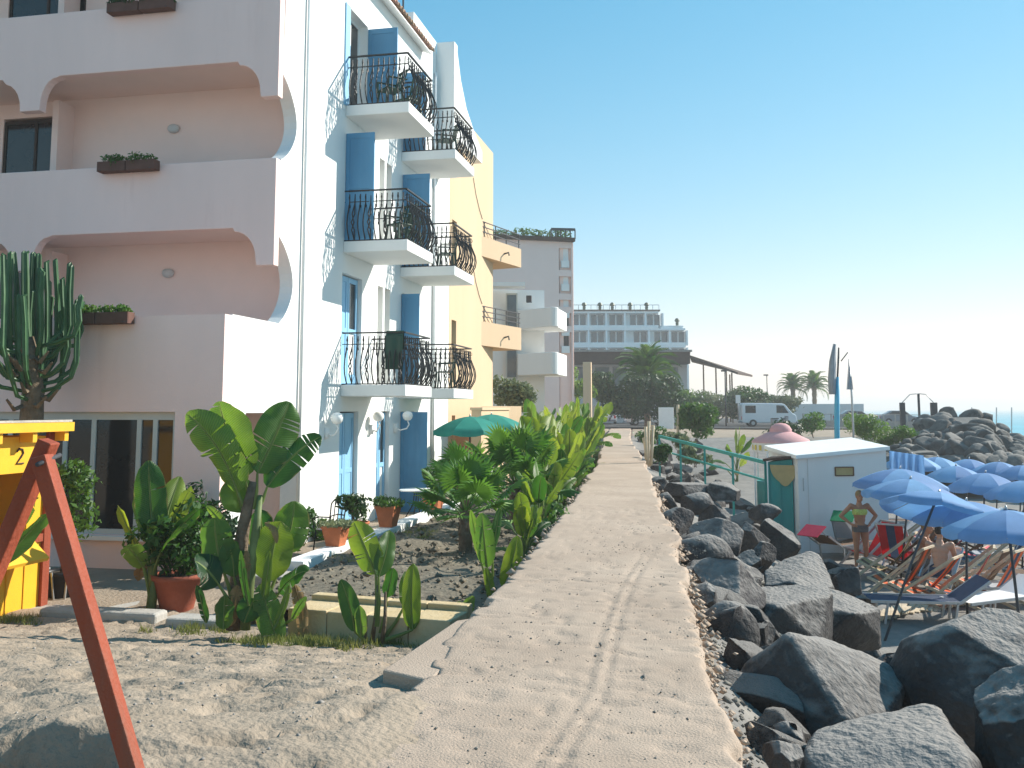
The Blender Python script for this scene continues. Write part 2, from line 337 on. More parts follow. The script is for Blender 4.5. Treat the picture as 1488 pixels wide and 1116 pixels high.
# ================================================================== GROUND
_py = [-6, 4.6, 5.8, 7.6, 9.1, 12.4, 15.7, 21.6, 30, 40.5, 55.2, 90, 126, 160]
_pr = [.35, .16, .01, -.08, -.19, -.41, -.73, -1.22, -1.93, -2.98, -4.44, -7.0, -9.8, -12.4]
_pl = [-1.7, -1.7, -1.74, -1.84, -1.88, -2.1, -2.32, -2.75, -3.4, -4.45, -5.9, -8.8, -12., -14.8]
def path_r(y): return np.interp(y, _py, _pr)
def path_l(y): return np.interp(y, _py, _pl)
def coast(y): return np.interp(y, [-50, 30, 60, 90, 160, 300, 700, 3000], [26, 24, 17, 19, 34, 50, 80, -400])
PIT = at(14, 1116, z=.06)
def gz(x, y, detail=True):
    x = np.asarray(x, float); y = np.asarray(y, float)
    pr, pl = path_r(y), path_l(y)
    # landward: sand sloping from the walk down to the terrace level, road level again far away
    left = -.03-.92*sst(4.9, 10.8, y)+.95*sst(55, 80, y)
    left = left-.10*sst(-2.2, -5, x)*(1-sst(6, 9, y))
    left = left+.16*np.exp(-(((x+3.05)/.75)**2+((y-4.25)/.75)**2))         # heap of sand round the swing frame
    pc = np.sqrt(((x-PIT[0])/.50)**2+((y-PIT[1])/.42)**2)+.25*(vn(x*5, y*5, 61)-.5)
    left = left-.6*(1-sst(.86, 1.0, pc))                               # hollow dug in the sand
    left = left+.05*(fbm(x*.8, y*.8, 3)-.5)*(1-sst(10, 12, y))
    # seaward: rubble slope, beach, bank up to the road
    d = x-pr
    right = -.30-.25*sst(0, .6, d)-1.2*sst(.4, 3.0, d)-.35*sst(20, 45, y)
    right = right+(-.06-right)*sst(48, 66, y+x*.15)
    right = right+.06*(fbm(x*.5, y*.5, 9)-.5)
    k = sst(0, .2, x-(pl+pr)/2)
    z = left*(1-k)+right*k
    under = (x > pl-.02)*(y > 5.6)+(x > pl+.5)
    under = (under > 0) & (x < pr+.02) & (y > 5.0)
    z = np.where(under, np.minimum(z, -.35), z)
    nearp = (x >= pl+.5) & (x < pr+.02) & (y <= 5.0)
    z = np.where(nearp, -.12, z)
    lap = np.exp(-((x-pl+.1)/.55)**2)*(1-sst(5.2, 5.7, y))           # sand drifted over the edge of the walk
    z = z*(1-lap)+lap*(.03+.03*(fbm(x*3, y*3, 13)-.5)-.05*sst(.0, .45, x-pl))
    if detail:
        near = (1-sst(11, 14, y))
        z = z+near*(.022*(fbm(x*2.2, y*3.2, 21)-.5)+.03*(fbm(x*6, y*9, 33, 2)-.5)-.03*sst(.62, .74, vn(x*5, y*8, 51))-.04*sst(.66, .74, vn(x*8, y*12, 57))+.014*sst(.64, .74, vn(x*8, y*12, 59)))*(x < pl-.05)
        z = z+(1-sst(30, 40, y))*.10*(fbm(x*1.6, y*1.6, 5)-.5)*(d > .2)
    far = sst(0, 14, x-coast(y))
    z = z*(1-far)-7*far
    return z
def gz1(x, y): return float(gz(np.array([x]), np.array([y]))[0])
def hit(px, py, zoff=0.):   # where the sight line through a pixel meets the ground
    r = ray(px, py); t = 1.5
    for i in range(4000):
        p = Vector((0, 0, EYE))+r*t
        if p.z < gz1(p.x, p.y)+zoff: break
        t += .02+.002*t
    return p
def steps(*seg):
    out = []
    for a, b, s in seg: out += list(np.arange(a, b, s))
    return np.array(out+[seg[-1][1]])
gx = steps((-2500, -300, 220), (-300, -60, 20), (-60, -14, 3), (-14, -7.5, .4), (-7.5, -1.6, .05), (-1.6, 0, .2), (0, 6, .12), (6, 14, .4), (14, 60, 2), (60, 200, 14))
gy = steps((-60, 1, 6), (1, 3, .25), (3, 10.8, .055), (10.8, 28, .3), (28, 80, 1.2), (80, 200, 8), (200, 3000, 140))
GX, GY = np.meshgrid(gx, gy); GZ = gz(GX, GY)
nx, ny = len(gx), len(gy); I = np.arange(nx*ny).reshape(ny, nx)
FQ = np.stack([I[:-1, :-1], I[:-1, 1:], I[1:, 1:], I[1:, :-1]], -1).reshape(-1, 4)
gm = np_mesh('ground', np.stack([GX, GY, GZ], -1).reshape(-1, 3), FQ, M['sand'], True)
gm.materials.append(M['beach'])
cx = GX[:-1, :-1].ravel(); cy = GY[:-1, :-1].ravel()
gm.polygons.foreach_set('material_index', (((cx > path_r(cy)-.1) & (cy < 62)).astype(np.int32)))
tag(inst('ground', gm), kind='structure')
sm = MB().add([(-6000, -3000, 0), (6000, -3000, 0), (6000, 7000, 0), (-6000, 7000, 0)], [(0, 1, 2, 3)])
so = sm.build('sea', M['sea'], kind='structure'); so.location.z = -2.75

# ------------------------------------------------------------------ raised concrete walk, dusted with sand
ys = steps((2.2, 10, .045), (10, 22, .12), (22, 60, .6), (60, 150, 4))
us = np.concatenate([[0, .012], np.linspace(.025, .975, 56), [.988, 1]])
rows = []
for y in ys:
    l = path_l(y)+.12*(vn(np.array([y*.9]), np.array([0.]), 71)[0]-.5)+.035*(vn(np.array([y*5]), np.array([0.]), 72)[0]-.5)+.06*(vn(np.array([y*11]), np.array([0.]), 77)[0] > .70)
    ch = vn(np.array([y*3.3]), np.array([0.]), 74)[0]; r = path_r(y)+.10*(vn(np.array([y*.8]), np.array([0.]), 73)[0]-.5)+.03*(vn(np.array([y*9]), np.array([0.]), 75)[0]-.5)-.30*max(0, ch-.66)-.05*(vn(np.array([y*14]), np.array([0.]), 76)[0] > .72)
    if y < 5.6: l = l-.0
    x = l+(r-l)*us
    e = np.minimum(us, 1-us)*(r-l)
    z = .008*(fbm(x*1.3, np.full_like(x, y*1.3), 81)-.5)+.012*(fbm(x*8, np.full_like(x, y*12), 83, 2)-.5)*(y < 22)
    if y < 5.7: e = np.where(us < .5, 1, e)
    z = z-.04*np.clip(1-e/.035, 0, 1)**2-.012*sst(.70, .78, vn(x*9, np.full_like(x, y*14), 85))*(y < 16)
    xt = -.72+.10*math.sin(y*.55)+.0*y-.13*max(0, 5.6-y)       # twin wheel ruts in the dusty sand
    for off in (0, .10): z = z-.011*np.exp(-((x-xt-off)/.022)**2)*(1-sst(9, 13, y))+.004*np.exp(-((x-xt-off-.045)/.02)**2)*(1-sst(9, 13, y))
    base = -.9
    rows.append(np.concatenate([[[l+.03, y, base]], np.stack([x, np.full_like(x, y), z], -1), [[r-.03, y, base]]]))
V = np.concatenate(rows); n = 62; I = np.arange(len(V)).reshape(-1, n)
FQ = np.stack([I[:-1, :-1], I[:-1, 1:], I[1:, 1:], I[1:, :-1]], -1).reshape(-1, 4)
tag(inst('path', np_mesh('path', V, FQ, M['path'], True)), kind='structure')
# cast slab at the landward edge of the walk, where the beach sand begins
b = MB(); b.prism([(-1.66, 5.75), (-1.72, 5.72), (-2.02, 5.86), (-1.93, 7.3), (-1.66, 7.6)], 'z', -.6, -.012)
b.build('path_end_slab', M['path'], bevel=.015, kind='structure')

# ------------------------------------------------------------------ terrace, kerb, garden bed
MB().box(-30, -6.12, 10.9, 27.7, -1.3, -.985).build('terrace', M['paving'], kind='structure')
b = MB()
yy = np.arange(10.9, 60, .35); xx = np.linspace(0, 1, 16); rows = []
for y in yy:
    xl0 = np.interp(y, [10.9, 28, 40, 60], [-5.9, -5.9, -6.4, -8.5]); x = xl0+(path_l(y)-.06-xl0)*xx
    z = -.74+.22*(fbm(x*1.4, np.full_like(x, y*1.4), 91)-.5)+.14*(fbm(x*4, np.full_like(x, y*4), 93)-.5)
    rows.append(np.stack([x, np.full_like(x, y), z], -1))
V = np.concatenate(rows); I = np.arange(len(V)).reshape(-1, 16)
FQ = np.stack([I[:-1, :-1], I[:-1, 1:], I[1:, 1:], I[1:, :-1]], -1).reshape(-1, 4)
tag(inst('garden_soil', np_mesh('garden_soil', V, FQ, M['soil'], True)), kind='structure')
def soil_z(x, y): return -.76
# ================================================================== BUILDINGS
def wall(mb, axis, a, b, u0, u1, z0, z1, holes=()):
    """wall slab between planes a and b (normal along axis) with rectangular openings and real reveals"""
    uc = sorted({u0, u1, *[h[0] for h in holes], *[h[1] for h in holes]}); zc = sorted({z0, z1, *[h[2] for h in holes], *[h[3] for h in holes]})
    uc = [u for u in uc if u0 <= u <= u1]; zc = [z for z in zc if z0 <= z <= z1]
    def solid(i, j):
        if i < 0 or j < 0 or i >= len(uc)-1 or j >= len(zc)-1: return False
        u = (uc[i]+uc[i+1])/2; z = (zc[j]+zc[j+1])/2
        return not any(h[0] < u < h[1] and h[2] < z < h[3] for h in holes)
    def P(c, u, z): return (c, u, z) if axis == 'x' else (u, c, z)
    for i in range(len(uc)-1):
        for j in range(len(zc)-1):
            if not solid(i, j): continue
            A, B, C, D = uc[i], uc[i+1], zc[j], zc[j+1]
            for c in (a, b): mb.add([P(c, A, C), P(c, B, C), P(c, B, D), P(c, A, D)], [(0, 1, 2, 3)])
            if not solid(i-1, j): mb.add([P(a, A, C), P(b, A, C), P(b, A, D), P(a, A, D)], [(0, 1, 2, 3)])
            if not solid(i+1, j): mb.add([P(a, B, C), P(b, B, C), P(b, B, D), P(a, B, D)], [(0, 1, 2, 3)])
            if not solid(i, j-1): mb.add([P(a, A, C), P(b, A, C), P(b, B, C), P(a, B, C)], [(0, 1, 2, 3)])
            if not solid(i, j+1): mb.add([P(a, A, D), P(b, A, D), P(b, B, D), P(a, B, D)], [(0, 1, 2, 3)])
    return mb
XF = -7.6
hotel = thing('hotel_building', (-9, 18, -1), 'white four storey hotel with pink shaded wing, wrought iron balconies and blue shutters', 'building')
# --- wing towards the camera
wall(MB(), 'y', 14.1, 14.35, -19, XF, -1.02, 3.12, [(-12.6, -8.42, -.42, 1.55)]).build('front_wall', M['pink_plaster'], hotel, label='pinkish plaster wall above the wide ground floor window')
def arc(y0, z0, y1, z1, bulge, n=14):
    return [(lin(y0, y1, t)+bulge*math.sin(math.pi*t)**.8, lin(z0, z1, t)) for t in np.linspace(0, 1, n)]
side = [(14.352, -1), (14.9, -1), (14.9, 1.53), (17.048, 1.53), (17.048, 12.0), (16.0, 12.0), (16.0, 10.9)]
side += arc(16.0, 10.85, 16.05, 9.32, .62)+arc(15.99, 7.78, 16.05, 6.18, .62)+[(16.0, 6.17)]+arc(15.99, 4.73, 16.07, 3.14, .6)+[(14.352, 3.14)]
MB().prism(side, 'x', -7.86, XF).build('side_wall', M['white_plaster'], hotel, label='sunlit white side wall with half round cut-outs beside the balconies')
def parapet(dz):
    xs = [(-7.6, 9.27), (-19, 9.27), (-19, 8.0), (-13.42, 8.0)]
    xs += [(-13.42+.42*math.sin(a), 7.92-.5*(1-math.cos(a))) for a in np.linspace(.2, math.pi/2, 6)]+[(-13.0, 7.34), (-12.56, 7.34)]
    xs += [(-12.56+.34*(1-math.cos(a)), 7.42+.55*math.sin(a)) for a in np.linspace(0, math.pi/2, 7)]
    xs += [(-12.14, 8.0), (-8.42, 8.0), (-8.38, 7.93)]+[(-8.38+.42*math.sin(a), 7.93-.52*(1-math.cos(a))) for a in np.linspace(.2, math.pi/2, 7)]+[(-7.94, 7.3), (XF, 7.3)]
    return MB().prism([(x, z+dz) for x, z in xs], 'y', 15.8, 15.998).build('parapet', M['pink_plaster'], hotel, bevel=.012)
parapet(0); parapet(-3.13)
for z in (4.90, 8.03):
    MB().box(-19, -7.862, 16.0, 17.25, z, z+.2).build('balcony_floor', M['back_plaster'], hotel)
MB().box(-19, -7.862, 14.352, 17.25, 1.8, 2.0).build('terrace_floor', M['back_plaster'], hotel)
MB().box(-19, -7.862, 15.85, 17.25, 11.2, 11.4).build('balcony_floor', M['back_plaster'], hotel)
wall(MB(), 'y', 17.25, 17.45, -19, -7.862, -1, 12.0, [(-14.55, -13.02, 5.1, 7.72), (-14.6, -12.72, 8.23, 10.9), (-14.55, -13.02, 2.0, 4.5)]).build('back_wall', M['back_plaster'], hotel)
for z in (2.0, 5.12, 8.25):
    MB().box(-13.0, -12.86, 16.75, 17.248, z, z+2.75).build('pilaster', M['back_plaster'], hotel)
    f = MB(); xa, xb, zb = (-14.55, -13.02, z+2.55) if z < 8 else (-14.6, -12.72, 10.88)
    for x in (xa, (xa+xb)/2-.03, xb-.06): f.box(x, x+.06, 17.28, 17.34, z, zb)
    f.box(xa, xb, 17.285, 17.335, zb-.07, zb); fr = f.build('window', M['brown_frame'], hotel)
    for x in (xa+.06, (xa+xb)/2+.03):
        MB().box(x, x+(xb-xa)/2-.09, 17.3, 17.315, z, zb-.07).build('pane', M['dark_glass'], fr)
for z in (4.3, 7.27):
    b = MB(); b.lathe([(0, 0), (.1, 0), (.12, .02), (.11, .07), (.06, .1), (0, .11)], 14)
    o = b.build('bulkhead_lamp', M['grey_plaster'], hotel, smooth=True, local=True); o.location = Vector((-10.55, 17.25, z))-hotel.location; o.rotation_euler = (R(90), 0, 0); o.scale = (1.1, .8, 1)
# --- wide ground floor window
fr = MB().box(-12.6, -8.42, 14.2, 14.27, 1.42, 1.55)
for x in (-12.6, -11.55, -10.5, -9.98, -9.15, -8.86, -8.5): fr.box(x, x+.08, 14.19, 14.26, -.42, 1.42)
fr.box(-12.6, -8.42, 14.195, 14.265, -.42, -.34)
fr = fr.build('window_frame', M['pvc_frame'], hotel)
for a, c in ((-12.52, -11.55), (-11.47, -10.5), (-10.42, -9.98), (-9.9, -9.15), (-9.07, -8.86), (-8.78, -8.5)):
    MB().box(a, c, 14.22, 14.235, -.34, 1.42).build('pane', M['dark_glass'], fr)
MB().box(-12.7, -8.38, 14.02, 14.098, -.5, -.43).build('window_sill', M['white_paint'], hotel)
# --- porch in the side wall
MB().box(-8.9, -7.862, 14.9, 17.0, -1, -.9).build('porch_floor', M['paving'], hotel)
MB().box(-8.95, -8.8, 14.36, 17.24, -1, 1.8).build('porch_back', M['grey_plaster'], hotel)
f = MB(); wall(f, 'x', -8.8, -8.74, 15.5, 16.9, -.9, 1.45, [(15.58, 16.17, -.8, 1.37), (16.23, 16.82, -.8, 1.37)])
f = f.build('porch_door', M['brown_frame'], hotel)
for a in (15.58, 16.23): MB().box(-8.78, -8.765, a, a+.59, -.8, 1.37).build('pane', M['mid_glass'], f)
# --- seaward facade
doors = {'n3': (19.25, 20.4, 8.16, 10.45), 'n2': (19.25, 20.4, 5.18, 7.55), 'n1': (19.1, 20.3, 2.1, 4.5), 'n0': (19.1, 20.2, -.99, 1.54),
         'm0': (21.4, 22.32, -.99, 1.54), 'f0': (23.25, 24.3, -.99, 1.54), 'f1': (23.2, 24.3, 2.1, 4.55), 'f2': (23.2, 24.3, 5.18, 7.6), 'f3': (23.2, 24.3, 8.16, 10.4)}
slots = [(21.35, 21.72, z, z+2.3) for z in (2.2, 5.3)]+[(21.85, 22.24, z, z+2.3) for z in (2.2, 5.3)]
wall(MB(), 'x', -7.95, XF, 17.05, 27.69, -1.02, 11.95, list(doors.values())+slots).build('facade_wall', M['white_plaster'], hotel)
MB().box(-19, -7.951, 17.46, 27.69, 11.5, 11.6).build('roof', M['grey_plaster'], hotel)
MB().box(-19, -18.8, 14.4, 27.69, -1, 11.5).build('rear_wall', M['white_plaster'], hotel)
MB().box(-18.8, -7.951, 27.5, 27.69, -1, 11.5).build('end_wall', M['white_plaster'], hotel)
MB().box(-18.8, -7.96, 17.8, 27.4, -1, -.9).build('inner_floor', M['paving'], hotel)
for z in (2.0, 5.1, 8.1): MB().box(-18.8, -7.96, 17.8, 27.4, z-.1, z).build('inner_floor', M['grey_plaster'], hotel)
MB().box(-7.955, XF-.002, 23.9, 26.12, 11.95, 12.3).build('parapet_block', M['white_plaster'], hotel)
fin = MB().box(XF+.001, -7.06, 26.14, 26.5, 8.3, 12.3)
fin.prism([(26.5, 9.5), (29.7, 9.55), (29.7, 9.95), (28.6, 10.3), (27.6, 10.75), (26.9, 11.4), (26.5, 12.1)], 'x', -7.34, -7.06)
fin.build('fin_wall', M['white_plaster'], hotel, bevel=.012)
for (ya, yb, za, zb) in slots:
    MB().box(-7.93, -7.85, ya, yb, za, zb).build('shaft_window', M['pvc_frame'], hotel)
def door_leaf(y0, y1, z0, z1, mt, glass=False):
    """pair of louvred leaves filling an opening in the facade"""
    ym = (y0+y1)/2
    for k, (a, c) in enumerate(((y0+.02, ym-.01), (ym+.01, y1-.02))):
        s = MB(); wall(s, 'x', -7.76, -7.70, a, c, z0+.02, z1-.03, [(a+.09, c-.09, z0+.25, (z0+z1)/2-.05), (a+.09, c-.09, (z0+z1)/2+.05, z1-.14)])
        s = s.build('shutter', mt, hotel)
        for q in (0, 1):
            za, zb = (z0+.25, (z0+z1)/2-.05) if q == 0 else ((z0+z1)/2+.05, z1-.14)
            if glass and k == 1: MB().box(-7.74, -7.73, a+.09, c-.09, za, zb).build('pane', M['dark_glass'] if q else M['white_paint'], s)
            else: MB().box(-7.75, -7.715, a+.09, c-.09, za, zb).build('panel', mt, s)
def open_leaf(y, x1, z0, z1, mt=None):
    mt = mt or M['blue_paint']
    s = MB(); wall(s, 'y', y-.045, y, XF+.01, x1, z0+.02, z1, [(XF+.1, x1-.09, z0+.3, (z0+z1)/2-.05), (XF+.1, x1-.09, (z0+z1)/2+.05, z1-.12)])
    s = s.build('shutter', mt, hotel)
    MB().box(XF+.1, x1-.09, y-.033, y-.012, z0+.3, (z0+z1)/2-.05).build('panel', mt, s)
    MB().box(XF+.1, x1-.09, y-.033, y-.012, (z0+z1)/2+.05, z1-.12).build('panel', mt, s)
door_leaf(*doors['n1'], M['pale_blue_paint'], True); door_leaf(*doors['n0'], M['pale_blue_paint']); door_leaf(*doors['m0'], M['pale_blue_paint'], True)
open_leaf(20.45, -6.88, 8.16, 10.4); open_leaf(19.2, -6.95, 5.18, 7.55); open_leaf(23.2, -6.9, -.98, 1.52)
open_leaf(23.15, -7.12, 2.1, 4.5); open_leaf(23.15, -6.88, 5.18, 7.6); open_leaf(23.15, -7.0, 8.16, 10.3)
for k in ('n3', 'n2', 'f0', 'f1', 'f2', 'f3'):
    y0, y1, z0, z1 = doors[k]
    f = MB(); wall(f, 'x', -7.86, -7.80, y0, y1, z0, z1, [(y0+.07, (y0+y1)/2-.03, z0+.1, z1-.07), ((y0+y1)/2+.03, y1-.07, z0+.1, z1-.07)])
    f = f.build('glazed_door', M['white_paint'], hotel)
    for a, c in ((y0+.07, (y0+y1)/2-.03), ((y0+y1)/2+.03, y1-.07)): MB().box(-7.84, -7.825, a, c, z0+.1, z1-.07).build('pane', M['dark_glass'], f)
b = MB().box(-7.66, -7.57, 18.98, 19.24, 8.16, 10.45); b.build('shutter', M['pale_blue_paint'], hotel)
# --- wrought iron balconies: slab with every bar a piece of its own
def bar_mesh():
    prof = [(0, 0), (.05, .07), (.125, .2), (.15, .34), (.125, .5), (.06, .66), (.01, .78), (0, .86), (0, 1.0)]
    b = MB().tube([(p, 0, z) for p, z in prof], .015, 5)
    b.tube([(.045*math.cos(a), 0, .92+.045*math.sin(a)) for a in np.linspace(0, 2*math.pi, 9)], .007, 4)
    b.tube([(.012, 0, .70), (.012, 0, .76)], .024, 6)
    return b.mesh('bar', M['iron'])
BAR = bar_mesh()
def twin_mesh():
    b = MB().tube([(.02, 0, 0), (.10, .03, .2), (.13, -.03, .36), (.09, .03, .55), (.02, 0, .78), (0, 0, 1.0)], .014, 5)
    b.tube([(.02, 0, 0), (.10, -.03, .2), (.13, .03, .36), (.09, -.03, .55), (.02, 0, .78)], .014, 5)
    return b.mesh('bar', M['iron'])
TWIN = twin_mesh()
def balcony(y0, y1, zt, xo=-6.17, where=''):
    s = MB().box(XF, xo, y0, y1, zt-.24, zt).build('balcony', M['white_plaster'], hotel, bevel=.015)
    i = .05; h = 1.1
    for z, r in ((.02, .016), (h-.24, .012), (h, .022)):
        pts = [(XF, y0+i, zt+z), (xo-i, y0+i, zt+z), (xo-i, y1-i, zt+z), (XF, y1-i, zt+z)]
        rl = MB()
        for p, q in zip(pts, pts[1:]): rl.beam(p, q, r*2, r*1.4)
        rl.build('rail', M['iron'], s)
    W = hotel.location
    def row(p, q, ang, n):
        for k in range(n):
            t = (k+.5)/n; w = Vector(p).lerp(Vector(q), t)-W
            inst('bar', TWIN if k % 3 == 1 else BAR, s, w, (0, 0, ang), (1, 1, 1.0))
    row((XF+.05, y0+i, zt+.03), (xo-i, y0+i, zt+.03), -math.pi/2, 11)
    row((xo-i, y0+i, zt+.03), (xo-i, y1-i, zt+.03), 0, 13)
    row((XF+.05, y1-i, zt+.03), (xo-i, y1-i, zt+.03), math.pi/2, 10)
for zt in (2.1, 5.17, 8.17):
    balcony(19.12, 21.05, zt); balcony(23.0, 25.0, zt)
# --- tiled eave over the top floor doors
ea = MB().add([(XF, 18.4, 11.62), (XF, 24.75, 11.62), (-7.32, 24.75, 11.42), (-7.32, 18.4, 11.42), (XF, 18.4, 11.5), (XF, 24.75, 11.5), (-7.32, 24.75, 11.38), (-7.32, 18.4, 11.38)],
              [(0, 3, 2, 1), (4, 5, 6, 7), (3, 7, 6, 2), (0, 4, 7, 3), (1, 2, 6, 5)]).build('eave', M['white_plaster'], hotel)
def tile_mesh():
    b = MB(); n = 6; vs_ = []
    for x, z in ((-.02, 0.02), (.34, -.16)):
        for r in (.10, .082):
            vs_ += [(x, r*math.cos(a), z+r*math.sin(a)) for a in np.linspace(0, math.pi, n+1)]
    m_ = n+1; f = []
    for k in range(n):
        f += [(k, k+1, 2*m_+k+1, 2*m_+k), (m_+k, 3*m_+k, 3*m_+k+1, m_+k+1), (2*m_+k, 2*m_+k+1, 3*m_+k+1, 3*m_+k)]
    return b.add(vs_, f).mesh('tile', M['roof_tile'], True)
TILE = tile_mesh()
for k in range(30): inst('tile', TILE, ea, Vector((XF, 18.5+k*.212, 11.63))-hotel.location, (0, 0, random.uniform(-.03, .03)))
# --- pipes, lamps, antenna
MB().tube([(-7.55, 16.98, -.9), (-7.55, 16.98, 11.9)], .035, 8).build('drain_pipe', M['white_paint'], hotel, smooth=True)
MB().tube([(-7.55, 25.9, -.9), (-7.55, 25.9, 11.3)], .045, 8).build('drain_pipe', M['white_paint'], hotel, smooth=True)
MB().tube([(-8.4, 25.4, 11.6), (-8.4, 25.4, 15.5)], .03, 6).build('antenna_mast', M['dark_steel'], hotel)
def globe_lamp(y, z, reach=.35):
    b = MB(); b.tube([(XF+.01, y, z-.28), (XF+.16, y, z-.34), (XF+reach-.02, y, z-.3), (XF+reach+.04, y, z-.2), (XF+reach, y, z-.12)], .018, 6); b.lathe([(.01, -.4), (.07, -.4), (.07, -.18), (.01, -.18)], 8, (XF+.02, y, z))
    l = b.build('wall_lamp', M['white_paint'], hotel, smooth=True)
    MB().lathe([(.02, -.11), (.07, -.10), (.115, -.05), (.13, .01), (.115, .07), (.07, .11), (.0, .125)], 16, (XF+reach, y, z)).build('globe', M['lamp_glass'], l, smooth=True)
globe_lamp(18.35, 1.4, .24); globe_lamp(20.95, 1.42, .2); globe_lamp(22.7, 1.42, .34)

# ------------------------------------------------------------------ yellow apartment building
yb = thing('apartment_building', (-11, 30, -1), 'cream yellow apartment building with splayed balconies next to the white hotel', 'building')
YT = at(716, 222, x=XF).z
wall(MB(), 'x', -7.9, XF+.003, 27.71, 33.7, -1.02, YT, [(28.0, 28.55, 2.4, 4.3), (28.0, 28.55, 5.6, 7.4), (28.1, 28.5, -.2, 1.4)]).build('wall', M['cream_plaster'], yb)
MB().box(-20, -7.901, 27.72, 33.69, -1, YT-.3).build('rear_block', M['cream_plaster'], yb)
MB().box(-20, XF-.3, 27.78, 33.6, YT-.29, YT-.2).build('roof', M['grey_plaster'], yb)
for (za, zb) in ((2.4, 4.3), (5.6, 7.4)):
    f = MB(); wall(f, 'x', -7.8, -7.74, 28.0, 28.55, za, zb, [(28.06, 28.49, za+.06, zb-.06)]); f = f.build('window', M['grey_wood'], yb)
    MB().box(-7.78, -7.77, 28.06, 28.49, za+.06, zb-.06).build('pane', M['mid_glass'], f)
a0 = Vector((XF, 31.9, 0)); a1 = Vector((-6.78, 34.9, 0)); dn = Vector((.25, -.07, 0))
zs = [(at(700, 343, x=XF).z, at(700, 372, x=XF).z), (at(700, 467, x=XF).z, at(700, 502, x=XF).z), (at(700, 590, x=XF).z, -.5)]
for zt, zb in zs:
    p = MB().hull8([a0+Vector((0, 0, zb)), a1+Vector((0, 0, zb)), a1+Vector((-2.2, .6, zb)), a0+Vector((-1.2, 0, zb))],
                   [a0+Vector((0, 0, zt)), a1+Vector((0, 0, zt)), a1+Vector((-2.2, .6, zt)), a0+Vector((-1.2, 0, zt))]).build('balcony', M['cream_plaster'], yb)
    if zt < 2: continue
    MB().tube([a0.lerp(a1, .55)+Vector((0, 0, lin(zt, zb, .55))), a0.lerp(a1, .55)+Vector((.18, -.05, lin(zt, zb, .5))), a0.lerp(a1, .55)+Vector((.2, -.05, lin(zt, zb, .66)))], .03, 6).build('drain_spout', M['dark_steel'], p)
    rl = MB()
    for h in (.18, .36, .54): rl.beam(a0+Vector((-.05, 0, zt+h)), a1+Vector((-.05, 0, zt+h)), .03, .03)
    for t in (.1, .37, .64, .97): rl.beam(a0.lerp(a1, t)+Vector((-.05, 0, zt)), a0.lerp(a1, t)+Vector((-.05, 0, zt+.56)), .03, .03)
    rl.build('railing', M['dark_steel'], p)
    MB().tube([(XF+.02, 30.6, zt+1.75), (XF+.02, 31.0, zt+1.25), (XF+.02, 31.5, zt+.85), (XF+.02, 31.95, zt+.6)], .011, 5).build('rail', M['dark_steel'], p)
# ------------------------------------------------------------------ white building with rounded balcony fronts
def vbox(mb, p, q, dep, z0, z1):
    """upright slab from plan point p to q, thickened away from the camera"""
    p = Vector((p[0], p[1], 0)); q = Vector((q[0], q[1], 0)); n = Vector((-(q-p).y, (q-p).x, 0)).normalized()*dep
    return mb.hull8([(p.x, p.y, z0), (q.x, q.y, z0), (q.x+n.x, q.y+n.y, z0), (p.x+n.x, p.y+n.y, z0)], [(p.x, p.y, z1), (q.x, q.y, z1), (q.x+n.x, q.y+n.y, z1), (p.x+n.x, p.y+n.y, z1)])
A = at(690, 430, dep=47); B = at(791, 430, dep=47.5)
rb = thing('villa_building', (A.x, A.y, -1), 'white three storey building with rounded balcony fronts behind the cream building', 'building')
vbox(MB(), A, B, 8, -1, at(740, 420, dep=47).z).build('wall', M['white_plaster'], rb)
b = MB(); p0 = at(715, 418, dep=46.9); p1 = at(762, 424, dep=46.9)
vbox(b, at(700, 418, dep=45.9), at(763, 420, dep=45.9), 1.0, p0.z-.05, p0.z+.15).build('canopy', M['white_paint'], rb)
for ytop, ybot in ((449, 477), (513, 545)):
    zt = at(785, ytop, dep=46).z; zb = at(785, ybot, dep=46).z
    L_ = at(752, ytop, dep=46.6); Rr = at(811, ytop, dep=45.6); mid = at(800, ytop, dep=45.0)
    pl = [L_, L_.lerp(mid, .33), L_.lerp(mid, .66)]+[mid+Vector((.35*math.sin(a), .35*(1-math.cos(a)), 0)) for a in np.linspace(0, 1.3, 5)]+[Rr, Rr+Vector((.05, 2.5, 0))]
    poly = [(v.x, v.y) for v in pl]+[(L_.x, L_.y+2.5)]
    k = MB().prism(poly, 'z', zb, zt).build('balcony', M['white_plaster'], rb, bevel=.03)
    MB().prism([(lin(x, L_.x+1, .25), lin(y, L_.y+1.6, .25)) for x, y in poly], 'z', zt-.02, zt+.012).build('balcony_floor', M['grey_plaster'], k)
MB().box(at(770, 430, dep=46.9).x-.15, at(770, 430, dep=46.9).x+.1, at(770, 430, dep=46.9).y-.2, at(770, 430, dep=46.9).y, at(770, 440, dep=46.9).z, at(770, 430, dep=46.9).z).build('wall_lamp', M['dark_steel'], rb)
w0 = at(722, 470, dep=46.6)
for py in (478, 545):
    z = at(722, py, dep=46.6).z; q = at(752, py, dep=46.9); f = vbox(MB(), at(735, py, dep=46.9), q, .06, z-.2, z+1.8).build('window', M['pvc_frame'], rb)
    vbox(MB(), at(737, py, dep=46.86), at(750, py, dep=46.86), .03, z-.1, z+1.7).build('pane', M['mid_glass'], f)

